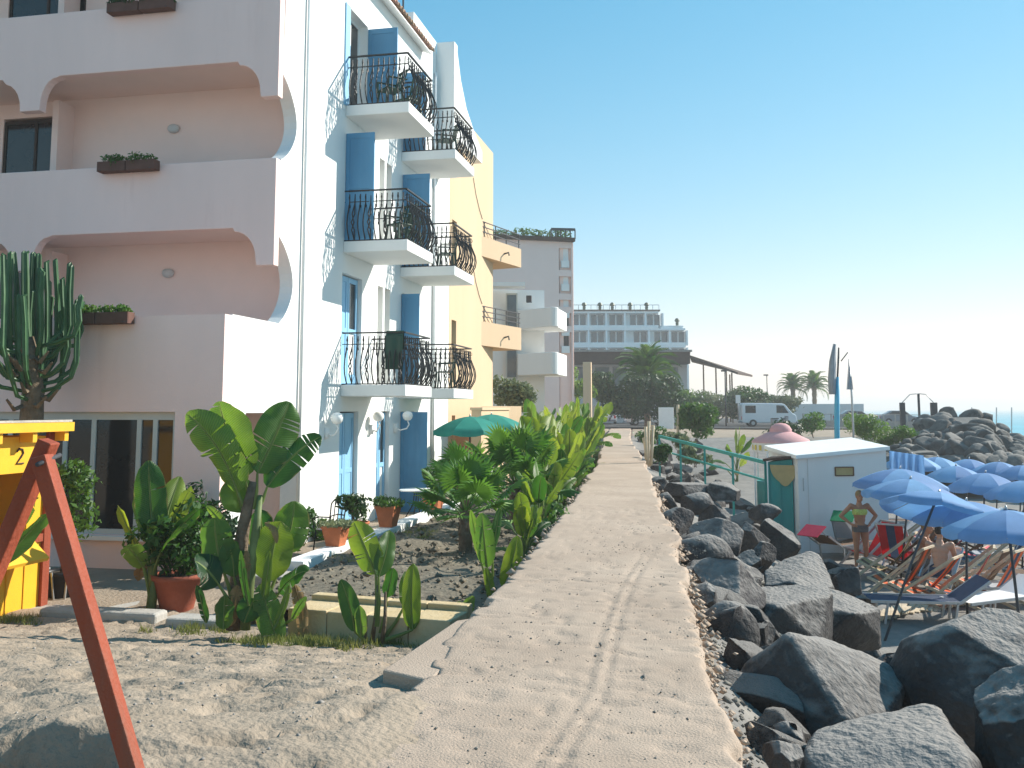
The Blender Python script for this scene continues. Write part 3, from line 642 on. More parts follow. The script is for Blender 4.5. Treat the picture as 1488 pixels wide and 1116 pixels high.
# ------------------------------------------------------------------ pink tower with roof garden
A = at(690, 350, dep=74); B = at(832, 350, dep=76)
pt = thing('tower_block', (B.x-3, B.y, 0), 'tall pale pink tower block with arched loggias and roof garden', 'building')
zt = at(832, 352, dep=76).z
n_ = Vector((B.x-A.x, B.y-A.y, 0)).normalized()
C1 = at(812, 350, dep=75.7)
vbox(MB(), A, C1, 12, -1, zt).build('wall', M['rose_plaster'], pt)
vbox(MB(), C1+Vector((0, .35, 0)), B+Vector((0, .35, 0)), 12, -1, zt-.02).build('loggia_wall', M['back_plaster'], pt)
q0 = at(829.5, 350, dep=76.0)
vbox(MB(), q0, B, .34, -1, zt-.01).build('corner_pier', M['rose_plaster'], pt)
for ytop, ybot in ((361, 379), (402, 413), (436, 452), (455, 478), (483, 503)):
    za, zb = at(820, ytop, dep=76).z, at(820, ybot, dep=76).z
    f = vbox(MB(), at(815.5, 350, dep=75.85), at(827, 350, dep=75.95), .3, zb-.55, zb).build('loggia_parapet', M['white_plaster'], pt)
    vbox(MB(), at(817.5, 350, dep=76.12), at(825.5, 350, dep=76.14), .2, zb, za).build('window', M['white_paint'] if ytop < 450 else M['dark_glass'], pt)
    vbox(MB(), C1, at(829.5, 350, dep=76), .34, za, za+.5).build('lintel', M['rose_plaster'], pt)
vbox(MB(), at(690, 350, dep=73.6), at(836, 350, dep=75.6), 12.8, zt, zt+.3).build('roof_slab', M['brown_roof'], pt)
rl = MB(); PA = at(800, 352, dep=75.6); PB = at(835, 352, dep=75.8)
for t in np.linspace(0, 1, 6):
    p = PA.lerp(PB, t); rl.beam((p.x, p.y+.3, zt+.3), (p.x, p.y+.3, zt+1.05), .09, .09)
rl.beam((PA.x, PA.y+.3, zt+1.05), (PB.x, PB.y+.3, zt+1.05), .12, .2)
rl.build('roof_pergola', M['dark_steel'], pt)

# ------------------------------------------------------------------ long white hotel
wh = thing('seaside_hotel', at(910, 600, dep=170).xy.to_3d(), 'long white hotel with rows of recessed balconies behind the brown restaurant roof', 'building')
D = 170
def WX(px): return at(px, 480, dep=D)
zr = [at(900, y, dep=D).z for y in (452, 477, 502, 530)]
for r_ in range(3):
    za, zb = zr[r_+1], zr[r_]
    e = 1000 if r_ else 957
    vbox(MB(), at(828, 480, dep=D+2), at(e if r_ == 0 else 994, 480, dep=D+2), 10, za, zb).build('storey_wall', M['bright_plaster'], wh)
    vbox(MB(), at(826, 480, dep=D), at(e if r_ == 0 else 996, 480, dep=D), 2.2, zb-.35, zb).build('floor_slab', M['bright_plaster'], wh)
    vbox(MB(), at(826, 480, dep=D-.05), at(e if r_ == 0 else 996, 480, dep=D-.05), .15, za, za+.55).build('balustrade', M['bright_plaster'], wh)
    cols_ = [842, 868, 895, 930, 960, 985] if r_ else [842, 868, 895, 925, 950]
    for pxc in cols_:
        w_ = vbox(MB(), at(pxc-9, 480, dep=D+1.9), at(pxc+9, 480, dep=D+1.9), .08, za+.2, zb-.5).build('window', M['mid_glass'], wh)
        vbox(MB(), at(pxc-1, 480, dep=D+1.85), at(pxc+1, 480, dep=D+1.85), .08, za+.2, zb-.5).build('mullion', M['white_paint'], w_)
        vbox(MB(), at(pxc+12, 480, dep=D+.1), at(pxc+14.5, 480, dep=D+.1), 1.9, za, zb-.36).build('party_wall', M['bright_plaster'], wh)
vbox(MB(), at(826, 480, dep=D-.2), at(960, 480, dep=D-.2), 9, zr[0], zr[0]+.25).build('roof', M['brown_roof'], wh)
vbox(MB(), at(960, 480, dep=D+.3), at(993, 480, dep=D+.3), 6, zr[1]+.01, zr[1]+.5).build('roof_terrace_wall', M['bright_plaster'], wh)
rl = MB()
for pxc in range(832, 960, 9): p = at(pxc, 480, dep=D); rl.beam((p.x, p.y, zr[0]+.2), (p.x, p.y, zr[0]+1.1), .1, .1)
p, q = at(832, 480, dep=D), at(958, 480, dep=D); rl.beam((p.x, p.y, zr[0]+1.1), (q.x, q.y, zr[0]+1.1), .1, .1); rl.build('roof_railing', M['steel'], wh)
for pxc in (849, 872, 890, 916, 940, 984):
    p = at(pxc, 480, dep=D-.1); z0 = zr[0]+.25 if pxc < 960 else zr[1]+.5
    MB().lathe([(.25, 0), (.3, .5), (.2, .55), (.5, .8), (.3, 1.2), (.05, 1.3)], 7, (p.x, p.y, z0)).build('roof_planter', M['leaf_dark'], wh)
vbox(MB(), at(826, 480, dep=D-1), at(1000, 480, dep=D-1), 12, -1, zr[3]).build('ground_storey', M['bright_plaster'], wh)

# ------------------------------------------------------------------ beach restaurant with brown roof
rs = thing('restaurant_pavilion', at(920, 600, dep=108).xy.to_3d(), 'low beach restaurant with broad brown roof and canopy over terrace', 'building')
D = 108; zt, zb = at(900, 512, dep=D).z, at(900, 529, dep=D).z
vbox(MB(), at(806, 520, dep=D-1), at(1003, 520, dep=D-1), 14, zb, zt).build('roof', M['brown_roof'], rs)
vbox(MB(), at(800, 520, dep=D-1.2), at(1006, 520, dep=D-1.2), 14.6, zt, zt+.22).build('roof_slab', M['grey_wood'], rs)
vbox(MB(), at(812, 520, dep=D+1), at(998, 520, dep=D+1), 12, -.5, zb).build('wall', M['grey_plaster'], rs)
for pxc in (825, 850, 875, 900, 955, 975): vbox(MB(), at(pxc-10, 520, dep=D+.9), at(pxc+10, 520, dep=D+.9), .08, zb-2.4, zb-.3).build('window', M['mid_glass'], rs)
cz0, cz1 = at(1003, 517, dep=D).z, at(1070, 541, dep=D).z
P0, P1 = at(1003, 520, dep=D-1), at(1072, 541, dep=D)
MB().add([(P0.x, P0.y, cz0), (P1.x, P1.y, cz1), (P1.x+2, P1.y+9, cz1), (P0.x, P0.y+9, cz0), (P0.x, P0.y, cz0-.35), (P1.x, P1.y, cz1-.25), (P1.x+2, P1.y+9, cz1-.25), (P0.x, P0.y+9, cz0-.35)],
         [(0, 1, 2, 3), (4, 7, 6, 5), (0, 4, 5, 1), (1, 5, 6, 2), (2, 6, 7, 3), (3, 7, 4, 0)]).build('canopy', M['brown_roof'], rs)
for pxc, dd in ((1022, 0), (1040, 0), (1055, 0), (1063, 0), (1040, 8), (1060, 8)):
    p = at(pxc, 530, dep=D+dd-.5); t = (pxc-1003)/69
    MB().beam((p.x, p.y, -.5), (p.x, p.y, lin(cz0, cz1, t)-.3), .16, .16).build('post', M['brown_wood'], rs)
cp = at(853, 560, dep=70)
MB().box(cp.x-.3, cp.x+.3, cp.y, cp.y+.5, -.2, at(853, 526, dep=70).z).build('gate_pillar', M['cream_plaster'], label='pale stone gate pillar at the far end of the walk', cat='pillar', bevel=.03)
gw = thing('garden_wall', (-6.6, 36, -1), 'low cream wall behind the green parasols', 'wall')
MB().box(-6.9, -6.6, 27.75, 31.8, -1, at(700, 596, x=-6.6).z).build('wall', M['cream_plaster'], gw)
MB().box(-6.94, -6.56, 27.72, 31.8, at(700, 596, x=-6.6).z, at(700, 596, x=-6.6).z+.08).build('coping', M['cream_plaster'], gw)
# ================================================================== PLANTS
def blade(P0, P1, bow, width, nrm, torn=0., n=12, fold=.25, seed=0, tip=.55, rib=.012):
    """long paddle leaf from P0 to P1 along a bowed midrib, half blades folded up from the rib, optionally split into strips"""
    rd = random.Random(seed); P0 = Vector(P0); P1 = Vector(P1); mid = (P0+P1)/2+Vector(bow)*2
    def C(s): return P0*(1-s)**2+mid*2*s*(1-s)+P1*s*s
    def T(s): return ((mid-P0)*2*(1-s)+(P1-mid)*2*s).normalized()
    nrm = Vector(nrm).normalized(); b = MB(); m_ = 4
    def W(s): return width*max(.0, (1-(2*s-1)**2 if s > .5 else 1-(2*s-1)**4*.92))**tip
    for sgn in (-1, 1):
        k = 0
        while k < n:
            run = n-k if torn <= 0 else max(1, min(n-k, int(rd.expovariate(torn))+1))
            s0, s1 = k/n, (k+run)/n; dr = rd.uniform(0, .5)*min(1, torn*1.5); gap = .0 if torn <= 0 else .012
            rows = []
            for j in range(run+1):
                s = lin(s0, s1, j/run); se = s
                if torn > 0: se = lin(s0+gap, s1-gap, j/run)
                t = T(s); lat = t.cross(nrm).normalized()*sgn; up_ = lat.cross(t)*sgn
                if up_.dot(nrm) < 0: up_ = -up_
                row = []
                for q in range(m_+1):
                    u = q/m_; w = W(se)*u; c = C(lin(s, se, u))
                    f = fold*(1-u*1.1)-dr*u
                    ripple = .10*width*math.sin(11*s+sgn*1.3+seed)*u*u+.03*width*math.sin(31*s+seed*2)*u
                    row.append(c+lat*w*math.cos(f)+up_*(w*math.sin(f)+ripple)+t*(w*.25*(1-s)))
                rows.append(row)
            o = len(b.v); b.v += [tuple(v) for r_ in rows for v in r_]
            for j in range(run+1):
                for q in range(m_+1): b.uv[o+j*(m_+1)+q] = (lin(s0, s1, j/run), q/m_)
            for j in range(run):
                for q in range(m_):
                    a = o+j*(m_+1)+q
                    b.f.append((a, a+1, a+m_+2, a+m_+1))
            k += run
    if rib: b.tube([C(s) for s in (0, .25, .5, .75, .97)], [rib, rib*.8, rib*.6, rib*.4, rib*.15], 4, cap=False)
    return b
# shared leaf shapes, petiole rooted at the origin and leaning towards +x
LEAVES = []
for k, (lean_, L_, W_, bow_, torn) in enumerate([(.12, 1, .12, .02, .1), (.28, 1, .11, .05, .18), (.45, 1, .12, .09, .25), (.7, 1, .11, .14, .35), (1.0, 1, .10, .2, .2), (.2, 1, .12, -.03, .3), (.05, 1, .08, .01, 0), (.35, 1, .14, .04, .3)]):
    p0 = Vector((math.sin(lean_*.6)*.45, 0, math.cos(lean_*.6)*.45)); p1 = p0+Vector((math.sin(lean_*1.5)*.55, .04*(-1)**k, math.cos(lean_*1.5)*.55))
    b = blade(p0, p1, (math.cos(lean_)*bow_*.3, 0, bow_*.5), W_, (-math.cos(lean_), .5*(-1)**k, math.sin(lean_)+.15), torn, 10, .3, k)
    b.tube([(0, 0, 0), p0*.5+Vector((-.01, 0, .02)), p0], [.022, .016, .012], 5, cap=False)
    LEAVES.append(b.mesh('leaf', M['blade_bright' if k in (6, 1, 7) else 'blade_green'], True))
def banana(loc, h, n, label, group=None, name='banana_plant', seed=0, spread=1., yaw=None, dry=2):
    rd = random.Random(seed); t = thing(name, loc, label, 'plant', group)
    th = h*.28
    MB().tube([(0, 0, -.1), (.02, .01, th*.5), (.0, .03, th)], [.07, .06, .045], 8).build('stem', M['stem_green'], t, True, True)
    for k in range(n):
        a = rd.uniform(0, 6.28) if yaw is None else yaw+(0 if k % 2 else math.pi)+rd.uniform(-.35, .35)
        young = k/n; s = h*rd.uniform(.62, .95)*(1.0-.25*(1-young))
        v = rd.choice([3, 4, 2] if young < .3 else [1, 2, 5, 7] if young < .7 else [0, 1, 6, 7])
        o = inst('leaf', LEAVES[v], t, (0, 0, rd.uniform(0, th)), (rd.uniform(-.15, .15), rd.uniform(-.1, .12)*spread, a), (s*spread, s*rd.uniform(.65, 1.0), s))
    for k in range(dry):
        a = rd.uniform(0, 6.28); p = Vector((math.cos(a)*.18, math.sin(a)*.18, th*.5))
        o = blade(p*.3+Vector((0, 0, th*.8)), p*1.6-Vector((0, 0, th*.2)), p*.3, .05*h, (math.cos(a), math.sin(a), .6), .4, 8, .5, k, rib=.008)
        o.build('dry_leaf', M['leaf_dry'], t, True, True)
    return t
def fan_mesh(nseg=22, seed=0):
    rd = random.Random(seed); b = MB(); c = Vector((.5, 0, .34)); ax = Vector((.8, 0, .6))
    e1 = Vector((0, 1, 0)); e2 = Vector((-.6, 0, .8))
    for k in range(nseg):
        a = lin(-2.1, 2.1, k/(nseg-1)); L_ = .44*(1-.18*abs(a)/2.1)*rd.uniform(.88, 1.05)
        d = (ax*math.cos(a)+e1*math.sin(a)+e2*.18*math.cos(a)).normalized(); s = d.cross(e2).normalized(); w = .030
        m1 = c+d*L_*.55+e2*.012; tip_ = c+d*L_-Vector((0, 0, .05+.05*rd.random()))
        b.add([c, c+d*L_*.5+s*w-e2*.012, m1, c+d*L_*.5-s*w-e2*.012, tip_], [(0, 1, 2), (0, 2, 3), (2, 1, 4), (2, 4, 3)])
    b.tube([(0, 0, 0), (.26, 0, .2), c], [.012, .009, .006], 4)
    return b.mesh('leaf', M['leaf_fan'])
FANS = [fan_mesh(22, k) for k in range(3)]
def fan_palm(loc, h, r, n, label, seed=0, group=None):
    rd = random.Random(seed); t = thing('fan_palm', loc, label, 'palm', group)
    b = MB(); b.tube([(0, 0, -.1), (.01, 0, h*.5), (0, .02, h)], [.11, .12, .09], 9)
    for k in range(22):
        a = k*2.4; z = h*(.15+.8*k/22); b.add([(.1*math.cos(a-.3), .1*math.sin(a-.3), z), (.1*math.cos(a+.3), .1*math.sin(a+.3), z), (.19*math.cos(a), .19*math.sin(a), z+.13)], [(0, 1, 2)])
    b.build('trunk', M['bark'], t, False, True)
    for k in range(n):
        a = k*2.399; el = lin(-.75, .75, k/n)
        inst('leaf', FANS[k % 3], t, (0, 0, h-.04), (rd.uniform(-.2, .2), -el, a), (r*1.12*rd.uniform(.85, 1.1),)*3)
    return t
def leaf_cloud(blobs, n, size, m_, name, seed=0, flat=.6, pointy=False):
    """thousands of small folded leaves scattered through the shell of several lobes"""
    g = np.random.default_rng(seed); B = np.array(blobs, float); wts = B[:, 3]*B[:, 4]*B[:, 5]; wts = wts**.7/np.sum(wts**.7)
    idx = g.choice(len(B), n, p=wts); d = g.normal(size=(n, 3)); d /= np.linalg.norm(d, axis=1)[:, None]
    r = g.uniform(.35, 1.0, n)**.5*(1+.16*g.normal(size=n)*(g.random(n) > .6))
    c = B[idx, :3]+d*r[:, None]*B[idx, 3:6]
    nn_ = d+g.normal(size=(n, 3))*.8; nn_ /= np.linalg.norm(nn_, axis=1)[:, None]
    t = np.cross(nn_, g.normal(size=(n, 3))); t /= np.linalg.norm(t, axis=1)[:, None]; s = np.cross(nn_, t)
    sz = size*g.uniform(.6, 1.4, n)[:, None]; w = sz*(.22 if pointy else .42)
    V = np.stack([c-t*sz, c+s*w+nn_*w*.3, c+t*sz, c-s*w+nn_*w*.3], 1).reshape(-1, 3)
    return np_mesh(name, V, np.arange(4*n).reshape(-1, 4), m_)
def shrub(name, loc, blobs, n, size, m_, label, cat='shrub', stems=5, seed=0, group=None, part='foliage', pointy=False, hgt=None):
    t = thing(name, loc, label, cat, group); rd = random.Random(seed)
    inst(part, leaf_cloud(blobs, n, size, m_, part, seed, pointy=pointy), t)['kind'] = 'stuff'
    for k in range(stems):
        q = rd.choice(blobs); e = Vector(q[:3])+Vector((rd.uniform(-.4, .4)*q[3], rd.uniform(-.4, .4)*q[4], .2*q[5]))
        th = max(.012, .03*max(q[3:6]))
        MB().tube([(rd.uniform(-.05, .05), rd.uniform(-.05, .05), -.1), e*.5+Vector((rd.uniform(-.1, .1), rd.uniform(-.1, .1), 0)), e], [th, th*.7, th*.3], 5).build('stem', M['bark'], t, True, True)
    return t
def blobset(rx, ry, rz, n, zc, seed):
    rd = random.Random(seed); out = []
    for k in range(n):
        a = rd.uniform(0, 6.28); q = rd.uniform(.2, .75)
        s = rd.uniform(.32, .55)
        out.append((math.cos(a)*q*rx, math.sin(a)*q*ry, zc+rd.uniform(-.6, .6)*rz, rx*s, ry*s, rz*s))
    return out
# ------------------------------------------------------------------ the tall strelitzia clump in the foreground, leaf by leaf
D0 = 11.15; base = at(352, 912, d=D0); base.z = gz1(base.x, base.y)-.02
st = thing('strelitzia_plant', base, 'tall strelitzia clump with torn paddle leaves beside the big terracotta pot', 'plant')
VIEW = Vector((.2, -.97, .1))
def lf(p0, p1, w, bow=(0, 0, 0), face=(0, 0), torn=0., dd=0., dd1=None, petiole=None, parent=None, mt='blade_green', seed=1, fold=.3):
    par = parent or st; d1 = D0+(dd if dd1 is None else dd1)
    A_, B_ = at(*p0, d=D0+dd), at(*p1, d=d1); n_ = VIEW+_rt*face[0]+Vector((0, 0, face[1]))
    b = blade(A_, B_, bow, w, n_, torn or (.13 if seed % 2 else .0), 16, fold, seed)
    if petiole: b.tube([at(*petiole, d=D0+dd*.5), at((petiole[0]*.5+p0[0]*.5)+2, (petiole[1]+p0[1])/2, d=D0+dd*.7), A_], [.026, .02, .013], 6, cap=False)
    return b.build('leaf', M[mt], par, True)
tr = MB().tube([at(340, 915, d=D0), at(345, 850, d=D0), at(352, 780, d=D0), at(360, 735, d=D0), at(368, 700, d=D0)], [.085, .085, .075, .06, .04], 9); tr.build('trunk', M['bark'], st, True)
MB().tube([at(356, 915, d=D0-.1), at(362, 850, d=D0-.1), at(372, 770, d=D0-.1), at(378, 720, d=D0)], [.06, .06, .05, .03], 8).build('trunk', M['stem_green'], st, True)
lf((346, 716), (271, 600), 0.246, (.05, 0, .07), (-.7, .5), .45, 0, .1, (360, 760), seed=2)
lf((356, 696), (318, 583), 0.290, (-.03, 0, .02), (-.35, .1), 0, .05, .05, (362, 745), seed=3)
lf((374, 688), (421, 584), 0.246, (.02, 0, .02), (.5, .2), .25, 0, .15, (368, 740), seed=4)
lf((388, 708), (467, 634), 0.174, (-.02, 0, .06), (.8, .9), .35, 0, .1, (372, 745), seed=5)
lf((352, 745), (338, 692), 0.189, (0, 0, 0), (.5, 0), 0, .15, .1, (356, 790), seed=6)
lf((322, 822), (312, 752), 0.203, (-.02, 0, 0), (-.3, .1), 0, -.1, -.05, (338, 880), seed=7)
lf((340, 838), (330, 785), 0.145, (.02, 0, 0), (.6, .1), 0, -.1, -.1, (345, 880), seed=8)
lf((318, 850), (283, 815), 0.217, (0, 0, .03), (-.3, 1.2), 0, -.2, -.35, (340, 890), seed=9, mt='blade_dark')
lf((392, 845), (408, 757), 0.217, (-.03, 0, .0), (.2, .15), 0, -.15, -.15, (380, 900), seed=10, mt='blade_bright')
lf((410, 805), (428, 728), 0.203, (.03, 0, 0), (.25, .2), 0, .2, .25, (385, 880), seed=11)
lf((385, 815), (378, 740), 0.189, (0, 0, 0), (-.4, .1), 0, .3, .3, (375, 880), seed=12)
lf((406, 938), (380, 848), 0.145, (-.02, 0, 0), (.35, .1), 0, -.35, -.3, None, seed=13)
lf((405, 862), (448, 830), 0.145, (0, 0, .06), (.2, 1.3), .2, -.1, -.3, (380, 895), seed=14)
lf((325, 915), (326, 865), 0.131, (0, 0, 0), (-.5, .1), 0, -.25, -.2, None, seed=15)
lf((355, 905), (370, 870), 0.131, (0, 0, .02), (.3, .4), 0, -.3, -.3, None, seed=16)
lf((428, 850), (440, 932), 0.072, (.03, 0, 0), (.2, .2), .5, -.2, -.2, None, seed=17, mt='leaf_dry')
lf((345, 850), (335, 910), 0.072, (.0, 0, 0), (.2, .2), .5, -.2, -.2, None, seed=18, mt='leaf_dry')
lf((300, 905), (286, 850), .055, (0, 0, .01), (-.3, .2), 0, -.3, -.35, None, seed=51)
lf((375, 900), (392, 800), .05, (.02, 0, 0), (.4, .1), .0, -.3, -.3, None, seed=52, mt='blade_bright')
lf((362, 880), (350, 800), .05, (-.02, 0, 0), (-.4, .1), .0, -.35, -.35, None, seed=53)
lf((425, 900), (446, 868), .05, (0, 0, .03), (.2, .8), .3, -.3, -.4, (395, 915), seed=54)
lf((398, 915), (420, 850), .04, (.02, 0, 0), (.5, .2), .0, -.35, -.3, None, seed=55, mt='blade_bright')
lf((335, 780), (300, 735), .06, (0, 0, .03), (-.6, .3), .4, .1, .2, (350, 830), seed=56)
lf((385, 760), (402, 790), .04, (.03, 0, .05), (.3, .5), .6, -.1, -.2, None, seed=57, mt='leaf_dry')
lf((358, 800), (352, 870), .05, (.02, 0, .0), (.1, .2), .6, -.15, -.15, None, seed=58, mt='leaf_dry')
# ------------------------------------------------------------------ smaller strelitzia at the end of the yellow kerb
D0 = 10.55; base = at(545, 935, d=D0); base.z = gz1(base.x, base.y)-.02
s2 = thing('strelitzia_plant', base, 'small strelitzia with one yellowing torn leaf in front of the cream kerb', 'plant')
for p, q in (((540, 938), (548, 850)), ((555, 938), (560, 860)), ((530, 938), (520, 880))):
    MB().tube([at(*p, d=D0), at((p[0]+q[0])/2+2, (p[1]+q[1])/2, d=D0), at(*q, d=D0)], [.03, .022, .014], 6).build('stem', M['bark'], s2, True)
lf((546, 835), (514, 758), 0.160, (.0, 0, .02), (-.3, .3), .3, 0, .1, (545, 910), s2, 'blade_bright', 21)
lf((550, 838), (566, 770), 0.116, (.02, 0, 0), (.8, .2), .0, 0, .1, (548, 910), s2, seed=22)
lf((516, 918), (495, 842), 0.102, (.02, 0, 0), (.1, .1), 0, -.1, -.1, (532, 935), s2, seed=23)
lf((600, 915), (601, 818), 0.102, (-.02, 0, 0), (.2, .1), 0, -.05, 0, (560, 930), s2, 'blade_bright', 24)
lf((588, 880), (590, 830), 0.072, (.0, 0, 0), (.6, .1), 0, .1, .1, (560, 925), s2, seed=25)
lf((562, 868), (572, 825), 0.087, (.0, 0, 0), (-.4, .3), 0, .1, .1, (553, 920), s2, seed=26)
lf((525, 925), (523, 880), 0.072, (.0, 0, 0), (-.4, .3), 0, -.2, -.2, None, s2, seed=27)
# ------------------------------------------------------------------ young plants beside the walk
D0 = 12.2; base = at(712, 872, d=D0); base.z = -.78
s3 = thing('strelitzia_plant', base, 'young strelitzia with broad leaves against the edge of the walk', 'plant')
lf((708, 825), (700, 745), .13, (0, 0, 0), (-.3, .1), 0, 0, 0, (712, 870), s3, seed=31)
lf((732, 855), (752, 778), .12, (.02, 0, 0), (.3, .1), 0, -.05, -.05, (715, 872), s3, 'blade_bright', 32)
lf((716, 800), (726, 738), .07, (0, 0, 0), (.7, .2), 0, .1, .1, (712, 868), s3, seed=33)
lf((696, 805), (684, 740), .07, (0, 0, 0), (-.8, .2), 0, .2, .2, (710, 868), s3, seed=34)
lf((716, 870), (706, 825), .06, (0, 0, 0), (.1, .1), 0, -.15, -.15, None, s3, 'blade_bright', 35)
D0 = 11.3; base = at(676, 905, d=D0); base.z = -.85
s4 = thing('strelitzia_plant', base, 'low dark leaf sprout at the corner of the cream kerb', 'plant')
lf((668, 905), (690, 868), .09, (0, 0, .03), (-.3, .8), 0, 0, -.1, None, s4, seed=41)
lf((655, 893), (640, 885), .05, (0, 0, .03), (-.3, .9), 0, 0, -.1, (668, 905), s4, 'blade_dark', 42)
lf((676, 900), (664, 875), .05, (0, 0, .03), (-.5, .5), 0, .1, 0, None, s4, seed=43)
fan_palm(Vector((-3.95, 15.5, -.78)), .72, 1.02, 20, 'fan palm with short dark trunk growing from bare soil', 1)
fan_palm(Vector((-3.75, 18.6, -.78)), .95, 1.15, 22, 'larger fan palm behind the first with brown skirt of dead leaves', 2)
fan_palm(Vector((-4.9, 19.2, -.78)), .75, .95, 18, 'fan palm furthest from the walk, in front of the green parasols', 3)
rd = random.Random(5)
row = [(13.9, .45, 1.2), (16.6, .5, 1.4), (18.5, .5, 1.7), (20.2, .9, 2.0), (21.6, .45, 1.8), (23.2, 1.2, 2.2), (24.8, .6, 2.1), (26.6, 1.3, 2.4), (28.2, .6, 2.3), (30.5, 1.2, 2.5), (32.5, .6, 2.5),
       (35, 1.3, 2.6), (37.5, .6, 2.7), (40.5, 1.2, 2.7), (44, .6, 2.8), (48, 1.2, 2.8), (27.5, 2.2, 2.2), (33.5, 2.3, 2.5), (39, 2.4, 2.7)]
LB = ['leafy banana plant nearest the bare bed, at the edge of the walk']
for k, (y, off, h) in enumerate(row):
    ORD = ['', '', 'third', 'fourth', 'fifth', 'sixth', 'seventh', 'eighth', 'ninth', 'tenth']
    lab = 'young banana plant at the near end of the row lining the walk' if k == 0 else 'second banana plant from the near end of the row lining the walk' if k == 1 else 'tall banana plant, %s from the near end of the row lining the walk' % ORD[k] if k < 10 else 'tall banana plant in the far dense half of the row left of the walk'
    banana(Vector((float(path_l(y))-off, y, -.78)), h, 15 if y < 26 else 13, lab, None if k < 2 else 'banana plants in the row along the walk', seed=100+k, dry=3 if y < 24 else 1)
for k, (y, off) in enumerate([(15.2, .3), (17.4, .32), (19.2, .25), (21, .3), (23.5, .25), (26, .3), (29, .35), (34, .3), (38.5, .3)]):
    shrub('border_plant', Vector((float(path_l(y))-off, y, -.75)), blobset(.45, .6, .42, 5, .42, k), 420, .06, M['leaf_mid' if k % 2 else 'leaf_bright'], 'low bushy plant spilling over the left edge of the walk, %s from the near end' % ['first', 'second', 'third', 'fourth', 'fifth', 'sixth', 'seventh', 'eighth', 'last'][k], 'plant', 3, k, 'low bushy plants along the walk edge')
# ------------------------------------------------------------------ seaward side
pb = hit(1068, 700); banana(Vector((pb.x+.1, pb.y, pb.z-.1)), 2.6, 9, 'lone banana plant with large leaf among rocks behind the teal rail', seed=301, dry=1, yaw=R(11))
# ------------------------------------------------------------------ date palms
def frond_mesh(seed):
    rd = random.Random(seed); b = MB(); n = 26
    def C(s): return Vector((s*.92, 0, .30*s-.50*s*s*s+.08*math.sin(s*3)))
    b.tube([C(s) for s in np.linspace(0, 1, 8)], list(np.linspace(.016, .004, 8)), 4, cap=False)
    for k in range(n):
        s = .12+.88*k/n; c = C(s)
        for sg in (-1, 1):
            L_ = .26*(math.sin(math.pi*min(1, .12+.9*s)))**.6*rd.uniform(.85, 1.1)
            d = Vector((.75, sg*1., .25)).normalized()
            e = c+d*L_-Vector((0, 0, L_*.35)); w = Vector((.011, 0, .006))
            b.add([c-w, c+w, (c+e)/2+w*1.1+Vector((0, 0, L_*.1)), e, (c+e)/2-w*1.1+Vector((0, 0, L_*.1))], [(0, 1, 2, 4), (4, 2, 3)])
    return b.mesh('frond', M['leaf_mid'])
FRONDS = [frond_mesh(k) for k in range(3)]
def date_palm(loc, h, r, label, n=34, seed=0):
    rd = random.Random(seed); t = thing('date_palm', loc, label, 'palm')
    prof = [(.30, -.1), (.32, .2)]+[(.26+.05*(k % 2), .4+k*(h-.5)/9) for k in range(9)]+[(.36, h-.1), (.3, h+.1), (.05, h+.2)]
    MB().lathe(prof, 9).build('trunk', M['bark'], t, True, True)
    for k in range(n):
        el = lin(-.6, 1.3, (k/n)**.9)
        inst('frond', FRONDS[k % 3], t, (0, 0, h), (rd.uniform(-.2, .2), -el, k*2.399), (r*rd.uniform(.88, 1.05),)*3)
    return t
p = at(940, 560, d=86); date_palm(Vector((p.x, p.y, -.1)), at(940, 548, d=86).z+.1, 3.7, 'big date palm in front of the brown roofed restaurant', 40, 1)
p = at(1152, 565, d=128); date_palm(Vector((p.x, p.y, .2)), at(1152, 564, d=128).z-.2, 2.5, 'left of two small date palms beyond the white van', 30, 2)
p = at(1183, 565, d=128); date_palm(Vector((p.x, p.y, .2)), at(1183, 563, d=128).z-.2, 2.6, 'right of two small date palms beyond the white van', 30, 3)
# ------------------------------------------------------------------ hedges, bushes and trees of the middle distance
def bush(px, py_top, py_base, d, wpx, m_, label, n=1500, size=.12, name='bush', cat='bush', seed=0, group=None, lobes=9, depth=None, pointy=False):
    lo = at(px, py_base, d=d); hi = at(px, py_top, d=d); w = wpx/FPX*d/2; h = hi.z-lo.z
    return shrub(name, Vector((lo.x, lo.y, lo.z)), blobset(w, depth or w*.8, h*.5, lobes, h*.52, seed), n, size, m_, label, cat, 4, seed, group, 'crown' if cat == 'tree' else 'foliage', pointy)
bush(744, 543, 600, 38.5, 72, M['leaf_olive'], 'grey green oleander bush behind the railing of the cream building', 2600, .10, 'oleander_bush', seed=1, lobes=14)
bush(838, 532, 585, 78, 60, M['leaf_bright'], 'bright green bush behind the gate pillar', 1800, .16, seed=2)
bush(885, 540, 610, 83, 62, M['leaf_dark'], 'dark evergreen bush left of the date palm', 4200, .17, 'evergreen_bush', seed=3, lobes=14)
bush(918, 546, 612, 82, 60, M['leaf_dark'], 'dark evergreen bush hiding the foot of the date palm', 4200, .17, 'evergreen_bush', seed=4, lobes=14)
bush(962, 545, 611, 83, 80, M['leaf_dark'], 'dark evergreen bush on the right of the date palm trunk', 4600, .17, 'evergreen_bush', seed=5, lobes=16)
for k, (px, yt, w) in enumerate([(1005, 562, 60), (1045, 556, 60), (1090, 562, 60), (1130, 572, 60)]):
    bush(px, yt, 610, 97, w+14, M['leaf_olive'] if k % 2 else M['leaf_mid'], ['grey green hedge bush under the restaurant canopy', 'grey green hedge bush right of the canopy posts', 'hedge bush above the parked white van', 'hedge bush at the end of the row behind the van'][k], 3600, .16, 'hedge_bush', seed=10+k, lobes=14)
